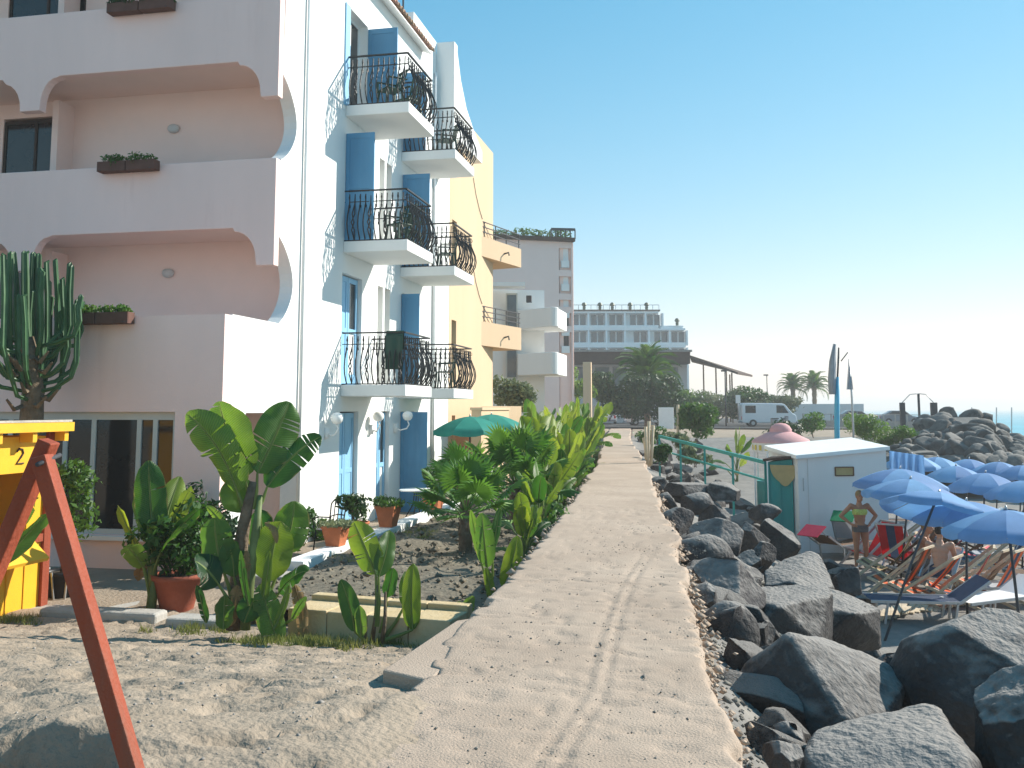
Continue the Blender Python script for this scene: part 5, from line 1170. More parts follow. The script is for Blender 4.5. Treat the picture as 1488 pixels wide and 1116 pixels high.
boulder(966, 695, 1027, 722, 21.5, 19, 'broad flat grey rock among the far boulders', [(.1, -.1, .97, .5)], 6, 4, .9)
boulder(1080, 732, 1134, 765, 19.5, 20, 'dark jagged rock in front of the teal cabin wall', None, 13, 4, .9)
boulder(1083, 788, 1128, 826, 14.5, 21, 'small jagged rock between the wedge and pale topped boulders', None, 13, 5, .9)
boulder(942, 690, 975, 720, 22.5, 22, 'dark leaning rock at the base of the bundle of poles', None, 8, 4, .9)
boulder(1250, 950, 1330, 1010, 8.9, 23, 'small crumbly rock behind the pyramid boulder', None, 10, 5, .9, rough=.08)
boulder(1105, 1065, 1165, 1130, 5.6, 24, 'small angular rock in gravel beside the walk at the bottom', None, 13, 5, .9)
boulder(1120, 1050, 1180, 1100, 6.4, 25, 'small dark rock between the two big front boulders', None, 13, 5, .9)
boulder(1030, 968, 1092, 1025, 7.9, 31, 'dark rock lodged between the walk and the pyramid boulder', None, 13, 5, .9)
boulder(1000, 850, 1050, 895, 9.6, 32, 'small dark rock under the slanting boulder, against the walk', None, 13, 4, .9)
boulder(1085, 905, 1130, 950, 9.4, 33, 'small rock in the dark gap above the pyramid boulder', None, 13, 4, .9)
boulder(985, 825, 1020, 860, 11.2, 34, 'little rock against the walk below the egg shaped boulder', None, 13, 4, .9)
boulder(1060, 818, 1110, 855, 12.3, 35, 'dark rock in the gap behind the slanting boulder', None, 13, 4, .9)
boulder(1060, 800, 1105, 835, 13.6, 36, 'jagged rock behind the egg shaped boulder', None, 13, 4, .9)
boulder(1210, 825, 1262, 868, 14.2, 37, 'low rock at the foot of the slope near the leaning parasol pole', None, 13, 4, .9)
SM = [rock_mesh(500+k, 4, 15, None, .045, 'lava', .38, .7) for k in range(8)]
rd = random.Random(21)
for k in range(150):
    y = 5.6+54*rd.random()**1.35; d_ = rd.uniform(.18, 1.0)*lin(2.6, 4.2, min(1, y/30)); x = float(path_r(y))+d_
    if k >= 110: y = rd.uniform(5.4, 15); d_ = rd.uniform(.15, .75); x = float(path_r(y))+d_
    if y < 13 and d_ > 1.8: continue
    s = rd.uniform(.12, .30)*(1+y/38); z = gz1(x, y)
    o = inst('lava_rock', SM[k % 8], None, (x, y, z+s*.15), (rd.uniform(-.5, .5), rd.uniform(-.5, .5), rd.uniform(0, 6.28)), (s*rd.uniform(.8, 1.35), s*rd.uniform(.8, 1.2), s*rd.uniform(.65, 1)))
    tag(o, 'smaller dark lava rock filling the slope between walk and beach', 'rock', 'smaller lava rocks on the slope')
# breakwater mound beyond the parasols
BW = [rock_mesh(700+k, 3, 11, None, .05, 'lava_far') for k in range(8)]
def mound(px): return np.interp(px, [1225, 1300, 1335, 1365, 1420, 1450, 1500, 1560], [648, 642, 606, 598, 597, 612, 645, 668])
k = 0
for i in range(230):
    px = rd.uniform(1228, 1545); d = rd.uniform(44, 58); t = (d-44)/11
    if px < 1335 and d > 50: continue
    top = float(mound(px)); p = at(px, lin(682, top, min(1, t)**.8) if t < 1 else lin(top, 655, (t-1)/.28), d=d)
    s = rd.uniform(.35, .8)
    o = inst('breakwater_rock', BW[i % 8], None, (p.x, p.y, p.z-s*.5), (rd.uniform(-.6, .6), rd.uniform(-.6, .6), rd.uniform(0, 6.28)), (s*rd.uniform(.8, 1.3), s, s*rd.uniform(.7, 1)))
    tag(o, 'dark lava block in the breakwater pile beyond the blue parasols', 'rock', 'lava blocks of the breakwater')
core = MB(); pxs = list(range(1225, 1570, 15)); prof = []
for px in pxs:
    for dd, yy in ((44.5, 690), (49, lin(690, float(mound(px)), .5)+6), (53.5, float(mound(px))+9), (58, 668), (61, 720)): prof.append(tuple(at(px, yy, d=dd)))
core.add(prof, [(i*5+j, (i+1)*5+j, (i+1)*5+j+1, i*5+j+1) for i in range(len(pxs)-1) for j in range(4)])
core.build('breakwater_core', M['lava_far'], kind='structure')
# ================================================================== BEACH CABIN, KIOSK, RAIL
cz = -1.8
A_ = at(1163, 795, d=23.9); B_ = at(1293, 795, d=24.9); cab = thing('beach_cabin', (A_.x, A_.y, cz), 'white beach cabin with slanting roof beside the blue parasols', 'cabin')
za, zb = at(1163, 667, d=23.9).z, at(1293, 654, d=24.9).z
dv = (B_-A_); dv.z = 0; wv = dv.normalized(); nv = Vector((-wv.y, wv.x, 0)); DP = 1.7
def qv(p, z): return (p.x, p.y, z)
C_ = B_+nv*DP; D_ = A_+nv*DP
MB().hull8([qv(A_, cz), qv(B_, cz), qv(C_, cz), qv(D_, cz)], [qv(A_, za), qv(B_, zb), qv(C_, zb+.15), qv(D_, za+.15)]).build('walls', M['cabin_white'], cab)
ra, rb_ = A_-wv*.08-nv*.1, B_+wv*.05-nv*.1; rc, rdd = C_+wv*.05+nv*.1, D_-wv*.08+nv*.1
MB().hull8([qv(ra, za+.004), qv(rb_, zb+.004), qv(rc, zb+.16), qv(rdd, za+.16)], [qv(ra, za+.09), qv(rb_, zb+.09), qv(rc, zb+.25), qv(rdd, za+.25)]).build('roof', M['white_paint'], cab)
def onface(u, z): p = A_+wv*u; return Vector((p.x, p.y, z))
W_ = dv.length; u0, u1 = W_*.415, W_*.62; z0_, z1_ = za-.40, za-.20
f = MB()
for a, c in (((u0, z0_), (u1, z0_)), ((u0, z1_), (u1, z1_)), ((u0, z0_), (u0, z1_)), ((u1, z0_), (u1, z1_))): f.beam(onface(*a)-nv*.012, onface(*c)-nv*.012, .03, .024)
f = f.build('vent', M['brown_wood'], cab)
p_, q_ = onface(u0+.015, z0_+.015), onface(u1-.015, z1_-.015)
MB().add([qv(p_-nv*.006, p_.z), qv(q_-nv*.006, p_.z), qv(q_-nv*.006, q_.z), qv(p_-nv*.006, q_.z)], [(0, 1, 2, 3)]).build('vent_panel', M['tan_cloth'], f)
MB().beam(onface(.12, za-.75)-nv*.01, onface(.12, za-.45)-nv*.01, .02, .02).build('handle', M['steel'], cab)
MB().beam(onface(.24, cz)-nv*.006, onface(.24, za)-nv*.006, .012, .012).build('board_joint', M['grey_plaster'], cab)
E0 = at(1119, 790, d=24.2); F0 = A_-wv*.03+nv*.25
tb = thing('changing_booth', (E0.x, E0.y, cz), 'teal painted changing booth attached to the left of the white cabin', 'booth')
ev = (F0-E0); ev.z = 0; en = Vector((-ev.y, ev.x, 0)).normalized()
MB().hull8([qv(E0, cz), qv(F0, cz), qv(F0+en*1.3, cz), qv(E0+en*1.3, cz)], [qv(E0, za-.1), qv(F0, za-.02), qv(F0+en*1.3, za), qv(E0+en*1.3, za-.1)]).build('walls', M['teal_paint'], tb)
rr_ = [E0-ev.normalized()*.1-en*.1, F0-en*.1, F0+en*1.4, E0-ev.normalized()*.1+en*1.4]
MB().hull8([qv(v, za-.08+(.08 if i in (1, 2) else 0)) for i, v in enumerate(rr_)], [qv(v, za-.02+(.08 if i in (1, 2) else 0)) for i, v in enumerate(rr_)]).build('roof', M['brown_roof'], tb)
for k, t in enumerate((.03, .5, .97)):
    p = E0.lerp(F0, t)-en*.015; MB().beam(qv(p, cz), qv(p, za-.1), .03, .03).build('batten', M['teal_paint'], tb)
p = E0.lerp(F0, .62)-en*.03
cu = (ev.normalized()); b = MB(); rows_ = []
for i in range(7):
    t = i/6; w = .30*(1-.55*t**3); 
    for j_ in range(7):
        u = (j_/6-.5)*2; q = p+cu*(u*w+.05*t)-en*(.012+.02*abs(math.sin(j_*1.9+i*.4))*t); b.v.append((q.x, q.y, za-.16-.50*t+.10*t*u*u))
b.f = [(i*7+k, i*7+k+1, (i+1)*7+k+1, (i+1)*7+k) for i in range(6) for k in range(6)]
b.build('draped_cloth', M['tan_cloth'], smooth=True, label='tan cloth draped over the teal changing booth', cat='cloth')
# pink roofed kiosk
kc = at(1135, 650, d=36.5); kk = thing('round_kiosk', (kc.x, kc.y, -1.9), 'small round kiosk with pink domed roof and yellow checked fringe', 'kiosk')
kz = at(1135, 643, d=36.5).z; S_ = 36.5/FPX
MB().lathe([(40*S_, 0), (38*S_, 4*S_), (20*S_, 13*S_), (15*S_, 15*S_)], 20, (kc.x, kc.y, kz), cap=False).build('roof_skirt', M['fabric_pink'], kk, True)
MB().lathe([(15*S_, 13.5*S_), (15*S_, 18*S_), (12*S_, 23*S_), (7*S_, 26*S_), (.01, 27*S_)], 18, (kc.x, kc.y, kz), cap=False).build('dome', M['fabric_pink'], kk, True)
fr_ = MB().lathe([(38*S_, -12*S_), (39*S_, 0)], 24, (kc.x, kc.y, kz), cap=False).build('fringe', M['white_paint'], kk)
for k in range(24):
    a = 2*math.pi*(k+.5)/24; a2 = a+.13
    MB().add([(kc.x+39.3*S_*math.cos(q), kc.y+39.3*S_*math.sin(q), z) for q, z in ((a, kz-10*S_), (a2, kz-10*S_), (a2, kz-3*S_), (a, kz-3*S_))], [(0, 1, 2, 3)]).build('check', M['fabric_yellow'], fr_)
for k in range(8):
    a = 2*math.pi*k/8+.2; MB().beam((kc.x+37*S_*math.cos(a), kc.y+37*S_*math.sin(a), -1.9), (kc.x+37*S_*math.cos(a), kc.y+37*S_*math.sin(a), kz-.2), .06, .06).build('post', M['white_paint'], kk)
MB().lathe([(34*S_, 0), (34*S_, .9)], 20, (kc.x, kc.y, -1.9)).build('counter', M['teal_paint'], kk)
# teal handrail running down to the beach
hr = thing('handrail', (at(1000, 690, d=27).x, at(1000, 690, d=27).y, -1.2), 'teal handrail leading from the walk down to the beach', 'railing')
p0, p1 = at(958, 634, d=33), at(1112, 672, d=25.2)
MB().beam(p0, p1, .06, .09).build('rail', M['teal_paint'], hr)
MB().beam(p0-Vector((0, 0, .45)), p1-Vector((0, 0, .45)), .04, .05).build('rail', M['teal_paint'], hr)
for t in (0, .25, .5, .75, 1): p = p0.lerp(p1, t); MB().beam((p.x, p.y, min(p.z-.9, gz1(p.x, p.y)-.05)), p, .06, .06).build('post', M['teal_paint'], hr)
# bundle of weathered poles
g_p = thing('pole_bundle', (at(940, 680, d=29).x, at(940, 680, d=29).y, -.2), 'bundle of pale weathered poles standing at the walk edge', 'poles')
for k, (xa, xb, yt, yb) in enumerate(((938, 939, 620, 668), (943, 941, 612, 675), (949, 946, 618, 676), (935, 944, 636, 678))):
    MB().tube([at(xb, yb, d=29+k*.1), at((xa+xb)/2, (yt+yb)/2, d=29+k*.1), at(xa, yt, d=29+k*.1)], .05, 6).build('pole', M['pale_wood'], g_p, True)
p = at(985, 625, d=50); MB().tube([at(985, 635, d=50), at(985, 588, d=50)], .07, 7).build('wooden_post', M['pale_wood'], smooth=True, label='single pale post beside the leafy shrub', cat='post')
# ================================================================== BLUE PARASOLS
def beach_parasol(ax, ay, d, rpx, label, tilt=(0., 0.), base=None, drop=.30, rot=0.):
    a = at(ax, ay, d=d); r = rpx/FPX*d
    if base: b0 = at(*base, z=-1.78)
    else: b0 = Vector((a.x-tilt[0], a.y-tilt[1], 0)); b0.z = gz1(b0.x, b0.y)
    parasol('beach_parasol', a, b0.z, r, drop*r/1.0, 'fabric_blue', label, 'parasol', 'blue beach parasols', valance=.09, rot=rot, base_xy=(b0.x, b0.y), pole_m='dark_steel')
BP = [(1308, 681, 22.5, 63, 'blue parasol overlapping the right end of the white cabin', (.25, .1), None), (1323, 696, 20.6, 62, 'blue parasol second from the cabin, above the standing person', (.3, .1), None),
      (1364, 716, 17.0, 70, 'blue parasol on a long pole leaning right', None, (1279, 934)), (1404, 728, 17.6, 68, 'blue parasol between the leaning one and the nearest one', (.1, .1), None),
      (1462, 741, 15.0, 78, 'nearest blue parasol at the right edge of the picture', (-.1, .1), None), (1389, 677, 29, 38, 'blue parasol behind the front rows, small and domed', (.2, .1), None),
      (1432, 687, 25.5, 49, 'blue parasol in the third row near the right edge', (.2, .1), None), (1490, 698, 23, 48, 'blue parasol cut by the right edge in the third row', (.2, .1), None),
      (1362, 664, 34, 34, 'left one of the far row of blue parasols', (.2, 0), None), (1408, 667, 35, 36, 'middle one of the far row of blue parasols', (.2, 0), None), (1452, 671, 34, 36, 'right one of the far row of blue parasols', (.2, 0), None),
      (1325, 660, 32, 36, 'blue parasol partly hidden behind the cabin roof', (.2, 0), None), (1486, 676, 32, 34, 'far blue parasol at the right edge', (.2, 0), None)]
for k, (ax, ay, d, rp, lab, tl, bs) in enumerate(BP): beach_parasol(ax, ay, d, rp, lab, tl, bs, .34 if k < 5 else .42, .2+k*.37)
# blue wind cloth strung beside the cabin
pa, pb_ = at(1292, 655, d=27), at(1342, 662, d=27.5); b = MB(); n_ = 18
for i in range(n_+1):
    q = pa.lerp(pb_, i/n_); wob = .09*math.sin(i*1.7)
    b.v += [(q.x, q.y+wob*.2, q.z), (q.x, q.y+wob, q.z-.35), (q.x, q.y+wob*1.2, q.z-.85)]
b.f = [(i*3+j, (i+1)*3+j, (i+1)*3+j+1, i*3+j+1) for i in range(n_) for j in range(2)]
b.build('wind_cloth', M['fabric_blue'], smooth=True, label='blue cloth strung between posts behind the cabin', cat='cloth')
# ================================================================== LOUNGERS AND DECK CHAIRS
def sling_chair(loc, rz, mt, label, recline=.7, h=.95, name='deck_chair', frame='pale_wood', shade=None, stripe=None):
    """folding deck chair: two crossed side frames, a fabric sling, optional sunshade flap"""
    t = thing(name, loc, label, 'deck chair', None, rz); top = Vector((0, -.62*recline, h)); w = .29
    for sx in (-w, w):
        MB().beam((sx, .62, .0), (sx, top.y, top.z), .03, .045, (0, 1, 0)).build('side_frame', M[frame], t, False, True)
        MB().beam((sx*.9, .5, .36), (sx*.9, -.42, 0), .03, .045, (0, 1, 0)).build('support_leg', M[frame], t, False, True)
    for p in ((.62, .0), (.5, .36), (top.y, top.z)): MB().beam((-w, p[0], p[1]), (w, p[0], p[1]), .035, .035).build('cross_bar', M[frame], t, False, True)
    c = [(.5, .38), (.3, .26), (.08, .22), (-.12, .32), (lin(-.12, top.y, .55), lin(.32, top.z, .55)-.03), (top.y, top.z)]
    for k, (xa, xb) in enumerate(((-.25, -.085), (-.085, .085), (.085, .25)) if stripe else ((-.25, .25),)):
        b = MB(); b.v = [v for y_, z_ in c for v in ((xa, y_, z_), (xb, y_, z_))]; b.f = [(2*i, 2*i+1, 2*i+3, 2*i+2) for i in range(len(c)-1)]
        b.build('sling', M[stripe if (stripe and k == 1) else mt], t, True, True)
    if shade:
        for sx in (-.22, .22): MB().beam((sx, top.y, top.z), (sx, top.y-.1, top.z+.16), .015, .015).build('shade_arm', M['steel'], t, False, True)
        q = MB().hull8([(-.27, top.y-.22, top.z+.1), (.27, top.y-.22, top.z+.1), (.27, top.y-.2, top.z+.1), (-.27, top.y-.2, top.z+.1)], [(-.27, top.y+.0, top.z+.42), (.27, top.y+.0, top.z+.42), (.27, top.y+.02, top.z+.42), (-.27, top.y+.02, top.z+.42)])
        q.build('sunshade', M[shade], t, False, True)
    return t
def sunbed(loc, rz, mt, label, raise_=.5, shade=None, group=None):
    t = thing('sun_lounger', loc, label, 'sun lounger', group, rz); H_ = .34; hd = Vector((0, -.95-.55*math.cos(raise_), H_+.6*math.sin(raise_)))
    for sx in (-.3, .3):
        MB().beam((sx, .95, H_), (sx, -.4, H_), .03, .04).build('side_rail', M['steel'], t, False, True)
        MB().beam((sx, -.4, H_), (sx, hd.y+.55, hd.z), .03, .04, (0, 1, 0)).build('back_rail', M['steel'], t, False, True)
        for y_ in (.75, -.3): MB().beam((sx, y_, 0), (sx, y_-.06, H_), .03, .03).build('leg', M['steel'], t, False, True)
    b = MB(); c = [(.95, H_+.02), (.3, H_-.01), (-.4, H_+.02), (hd.y+.55, hd.z+.02)]
    b.v = [v for y_, z_ in c for v in ((-.28, y_, z_), (.28, y_, z_))]; b.f = [(2*i, 2*i+1, 2*i+3, 2*i+2) for i in range(3)]
    b.build('sling', M[mt], t, False, True)
    if shade:
        y_, z_ = hd.y+.55, hd.z
        MB().hull8([(-.25, y_-.38, z_+.02), (.25, y_-.38, z_+.02), (.25, y_-.36, z_+.0), (-.25, y_-.36, z_+.0)], [(-.25, y_-.02, z_+.22), (.25, y_-.02, z_+.22), (.25, y_-.0, z_+.2), (-.25, y_-.0, z_+.2)]).build('sunshade', M[shade], t, False, True)
        for sx in (-.24, .24): MB().beam((sx, y_, z_), (sx, y_-.18, z_+.12), .015, .015).build('shade_arm', M['steel'], t, False, True)
    return t
def bz(px, py): p = at(px, py, z=-1.78); p.z = gz1(p.x, p.y); return p
sunbed(bz(1222, 812), R(-40), 'brown_wood', 'lounger with crimson sunshade flap in front of the cabin', .45, 'fabric_crimson')
sunbed(bz(1240, 802), R(-20), 'fabric_grey', 'lounger with green sunshade flap against the cabin', .9, 'fabric_leafgreen')
sling_chair(bz(1268, 822), R(120), 'fabric_red', 'red deck chair in front of the standing person', .8, .9, frame='steel')
sling_chair(bz(1304, 832), R(-25), 'fabric_red', 'red and dark striped deck chair beside the seated pair', .7, 1.0, frame='steel', stripe='fabric_navy')
sling_chair(bz(1396, 886), R(75), 'fabric_orange', 'orange striped deck chair in the foreground of the beach', .9, 1.05, frame='pale_wood', stripe='fabric_navy')
sling_chair(bz(1366, 868), R(150), 'fabric_grey', 'grey deck chair under the seated person on the right', .8, .8, frame='steel')
sling_chair(bz(1336, 852), R(120), 'fabric_navy', 'dark deck chair under the seated person on the left', .8, .75, frame='steel')
beds = [(1300, 795, 100), (1345, 800, 95), (1400, 800, 98), (1448, 806, 100), (1480, 830, 95), (1430, 838, 100), (1462, 862, 100), (1335, 780, 95), (1380, 778, 95), (1430, 780, 95), (1478, 785, 95), (1410, 762, 92), (1360, 762, 92), (1460, 765, 92), (1315, 770, 95), (1450, 900, 120), (1485, 880, 110), (1350, 905, 105)]
bl = ['behind the standing person', 'under the second blue parasol', 'in the shade of the leaning parasol', 'under the nearest blue parasol', 'at the right edge of the beach', 'behind the orange deck chair', 'in front of the nearest parasol pole']
for k, (px, py, a) in enumerate(beds):
    p = bz(px, py)
    sunbed(p, R(a+random.uniform(-12, 12)), ['fabric_grey', 'fabric_navy', 'brown_wood', 'white_paint'][k % 4], 'folding sun lounger '+bl[k] if k < 7 else 'folding sun lounger in the crowded rows under the parasols', random.uniform(.15, .9), None, None if k < 7 else 'sun loungers under the parasols')
dc = [(1428, 826, 70, 'fabric_navy', 'fabric_red'), (1470, 822, 75, 'fabric_crimson', None), (1452, 848, 68, 'fabric_grey', 'fabric_navy'), (1322, 806, 70, 'fabric_navy', None), (1358, 800, 72, 'fabric_crimson', None), (1408, 806, 70, 'fabric_grey', None), (1384, 812, 75, 'fabric_red', 'fabric_navy'), (1482, 850, 66, 'fabric_navy', 'fabric_orange')]
dl = ['navy deck chair with red stripe behind the orange one', 'crimson deck chair near the right edge under the parasols', 'grey deck chair with dark stripe beside the nearest parasol pole', 'plain dark deck chair behind the seated pair', 'plain crimson deck chair under the leaning parasol', 'plain grey deck chair in the shade of the middle parasols', 'red deck chair with dark stripe right of the seated pair', 'dark deck chair with orange stripe at the right picture edge']
dc += [(1312, 872, 72, 'brown_wood', 'fabric_orange'), (1344, 880, 68, 'fabric_orange', 'brown_wood'), (1428, 872, 70, 'brown_wood', None), (1446, 880, 66, 'fabric_orange', 'fabric_navy'), (1330, 842, 100, 'brown_wood', None), (1290, 846, 64, 'tan_cloth', 'brown_wood')]
dl += ['brown deck chair with orange stripe left of the orange one', 'orange deck chair with brown stripe on the open sand', 'plain brown deck chair right of the orange one', 'orange and navy deck chair by the nearest parasol', 'plain brown deck chair behind the seated pair', 'tan deck chair with brown stripe near the leaning pole']
for (px, py, a, m1, m2), lab in zip(dc, dl): sling_chair(bz(px, py), R(a+random.uniform(-15, 15)), m1, lab, random.uniform(.6, .95), random.uniform(.85, 1.0), frame=random.choice(['pale_wood', 'brown_wood']), stripe=m2)
MB().lathe([(0, 0), (.12, 0), (.15, .25), (.16, .25), (.16, .28), (0, .28)], 14, bz(1410, 868)).build('beach_bucket', M['fabric_orange'], smooth=True, label='orange bucket on the sand near the nearest parasol pole', cat='bucket')
# planks of the beach walkway
wk = thing('beach_walkway', bz(1370, 905), 'pale wooden slat walkway half buried in the beach sand', 'walkway')
pa, pb_ = bz(1250, 905), bz(1488, 860)
for k in range(34):
    q = pa.lerp(pb_, k/33); a = random.uniform(-.04, .04); z = gz1(q.x, q.y)+.025
    MB().beam((q.x-.12+a, q.y-.45, z+random.uniform(-.01, .015)), (q.x+.12-a, q.y+.45, z+random.uniform(-.01, .015)), .085, .025).build('plank', M['pale_wood'], wk)
# ================================================================== PEOPLE
def ell(mb, c, rx, ry, rz, n=10, m_=8):
    prof = [(math.sin(math.pi*i/m_), -math.cos(math.pi*i/m_)) for i in range(m_+1)]
    vs_ = [(c[0]+rx*max(r, .02)*math.cos(2*math.pi*k/n), c[1]+ry*max(r, .02)*math.sin(2*math.pi*k/n), c[2]+rz*z) for r, z in prof for k in range(n)]
    fs_ = [(i*n+k, i*n+(k+1)%n, (i+1)*n+(k+1)%n, (i+1)*n+k) for i in range(m_) for k in range(n)]+[tuple(range(n))[::-1], tuple(range(m_*n, m_*n+n))]
    mb.add(vs_, fs_)
def hand(mb, wrist, d, palm_n, s=1.):
    """palm, four unequal bent fingers and a thumb leaving the side of the palm"""
    w = Vector(wrist); d = Vector(d).normalized(); n_ = Vector(palm_n).normalized(); lat = d.cross(n_).normalized()
    k = w+d*.05*s
    mb.tube([w, w+d*.03*s, w+d*.085*s], [.022*s, .032*s, .03*s], 8)
    for j, (o, L_) in enumerate(((-.027, .062), (-.009, .075), (.009, .07), (.027, .055))):
        b0 = w+d*.08*s+lat*o*s
        mb.tube([b0-d*.02*s, b0+d*L_*.5*s+n_*.006*s, b0+d*L_*.85*s+n_*.025*s], [.0105*s, .0095*s, .0075*s], 6)
    mb.tube([w+d*.02*s-lat*.02*s, w+d*.045*s-lat*.045*s+n_*.01*s, w+d*.075*s-lat*.055*s+n_*.025*s], [.013*s, .011*s, .009*s], 6)
def person(loc, rz, J, label, skin, hair, hair_len=.1, scale=1.):
    """J: joint positions in the person's own space (x to their left, -y the way they face)"""
    t = thing('person', loc, label, 'person', None, rz); t.scale = (scale,)*3
    V_ = {k: Vector(v) for k, v in J.items()}; b = MB()
    pel, che, nek, hed = V_['pelvis'], V_['chest'], V_['neck'], V_['head']
    mid = pel.lerp(che, .45)
    for c, r_ in ((pel, (.165, .115, .11)), (mid, (.125, .095, .12)), (pel.lerp(che, .72), (.14, .10, .13)), (che, (.16, .105, .12))): ell(b, c, *r_)
    b.tube([pel, mid, che, nek], [.11, .095, .10, .06], 10); b.tube([che+Vector((0, 0, .05)), nek, hed], [.07, .052, .055], 9)
    ell(b, hed+Vector((0, .01, .02)), .075, .092, .112, 14, 10); ell(b, hed+Vector((0, -.045, -.05)), .05, .05, .055)
    b.tube([hed+Vector((0, -.082, .025)), hed+Vector((0, -.108, -.012))], [.010, .016], 6)
    for sx in (-1, 1): ell(b, hed+Vector((sx*.076, .012, .005)), .012, .022, .032, 6, 5)
    for s in 'LR':
        sh, el, wr = V_['sh'+s], V_['el'+s], V_['wr'+s]; hp, kn, an = V_['hip'+s], V_['kn'+s], V_['an'+s]
        b.tube([che.lerp(sh, .4), sh], [.075, .062], 8); ell(b, sh, .062, .06, .062)
        b.tube([sh, sh.lerp(el, .35), el], [.056, .052, .040], 9); b.tube([el, el.lerp(wr, .3), wr], [.041, .042, .026], 9)
        ell(b, el, .041, .041, .041)
        hand(b, wr, V_.get('hd'+s, wr-el), V_.get('hn'+s, Vector((0, -1, 0))))
        b.tube([pel.lerp(hp, .6), hp, hp.lerp(kn, .4), kn], [.10, .095, .083, .058], 10); ell(b, kn, .058, .06, .058)
        b.tube([kn, kn.lerp(an, .32), kn.lerp(an, .75), an], [.056, .060, .043, .036], 9)
        toe = an+Vector(V_.get('toe'+s, Vector((0, -.15, -.055)))); b.tube([an+Vector((0, .04, -.045)), an.lerp(toe, .5)+Vector((0, 0, -.01)), toe], [.036, .038, .024], 8)
    o = b.build('body', M[skin], t, True, True)
    rm = o.modifiers.new('remesh', 'REMESH'); rm.mode = 'VOXEL'; rm.voxel_size = .009; rm.use_smooth_shade = True
    sm_ = o.modifiers.new('smooth', 'SMOOTH'); sm_.factor = .5; sm_.iterations = 3
    h = MB(); ell(h, hed+Vector((0, .022, .045)), .084, .094, .10, 14, 10)
    if hair_len > .05: h.tube([hed+Vector((0, .06, .03)), hed+Vector((0, .085, -.06)), hed+Vector((0, .09, -.06-hair_len))], [.07, .06, .035], 9)
    h.build('hair', M[hair], t, True, True)
    e = MB()
    for sx in (-1, 1): ell(e, hed+Vector((sx*.03, -.083, .022)), .011, .006, .007, 6, 4)
    e.build('eyes', M['hair_dark'], t, True, True)
    m_ = MB(); ell(m_, hed+Vector((0, -.094, -.052)), .022, .006, .007, 8, 4); m_.build('mouth', M['terracotta'], t, True, True)
    return t, V_
def band(mb, c, rx, ry, z0, z1, n=20, bulge=0):
    mb.lathe([(1, z0), (1.04, (z0+z1)/2), (1, z1)], n, (0, 0, 0), cap=False)
    k = 3*n; mb.v[-k:] = [(c[0]+v[0]*rx, c[1]+v[1]*ry, c[2]+v[2]) for v in mb.v[-k:]]
# woman standing with both hands on her hips
p = bz(1252, 826)
J = dict(pelvis=(0, 0, .90), chest=(0, .0, 1.26), neck=(0, .01, 1.42), head=(.01, -.01, 1.56), shL=(.185, .01, 1.36), shR=(-.185, .01, 1.36), elL=(.40, .07, 1.14), elR=(-.40, .07, 1.14), wrL=(.215, -.03, .975), wrR=(-.215, -.03, .975),
         hdL=(-.55, -.75, -.3), hdR=(.55, -.75, -.3), hnL=(-1, 0, .1), hnR=(1, 0, .1), hipL=(.09, 0, .86), hipR=(-.09, 0, .86), knL=(.105, -.03, .48), knR=(-.10, -.01, .48), anL=(.11, .02, .09), anR=(-.10, .03, .09))
t, V_ = person(Vector((p.x, p.y, p.z)), R(15), J, 'tanned person in pale yellow bikini standing with both hands on hips', 'skin', 'hair_fair', .0, .97)
k = MB(); band(k, (0, -.005, 1.235), .158, .118, -.06, .06); k.build('bikini_top', M['swim_yellow'], t, True, True)
k = MB(); ell(k, (.075, -.09, 1.235), .07, .045, .062); k.build('bikini_cup', M['swim_yellow'], t, True, True); k = MB(); ell(k, (-.075, -.09, 1.235), .07, .045, .062); k.build('bikini_cup', M['swim_yellow'], t, True, True)
k = MB(); band(k, (0, 0, .89), .178, .128, -.09, .06); k.build('bikini_bottom', M['swim_dark'], t, True, True)
def seated(loc, rz, label, skin, hair, trunk_m, lean=.12, twist=0):
    z = .36
    J = dict(pelvis=(0, 0, z+.08), chest=(0, -lean*.6, z+.44), neck=(0, -lean, z+.60), head=(.0, -lean-.03, z+.74), shL=(.19, -lean*.9, z+.54), shR=(-.19, -lean*.9, z+.54), elL=(.24, -lean-.12, z+.29), elR=(-.24, -lean-.12, z+.29),
             wrL=(.15, -lean-.32, z+.22), wrR=(-.15, -lean-.32, z+.22), hdL=(-.2, -.9, -.3), hdR=(.2, -.9, -.3), hnL=(0, 0, -1), hnR=(0, 0, -1), hipL=(.09, -.06, z+.06), hipR=(-.09, -.06, z+.06), knL=(.13, -.48, z+.12), knR=(-.13, -.46, z+.14), anL=(.13, -.58, -.26+z), anR=(-.13, -.56, -.26+z))
    t, V_ = person(loc, rz, J, label, skin, hair, .0 if hair == 'hair_dark' else .05)
    k = MB(); band(k, (0, -.01, z+.09), .18, .135, -.10, .06)
    for s in (-1, 1): k.tube([(s*.09, -.05, z+.06), (s*.11, -.3, z+.11)], [.108, .092], 12, cap=False)
    k.build('swim_shorts', M[trunk_m], t, True, True)
p = bz(1336, 850); seated(p+Vector((0, 0, -.02)), R(75), 'tanned person sitting sideways on the dark deck chair', 'skin', 'hair_fair', 'swim_dark', .15)
p = bz(1368, 866); seated(p+Vector((0, 0, -.02)), R(160), 'dark haired person sitting with back turned on the grey deck chair', 'skin_pale', 'hair_dark', 'fabric_navy', .10)
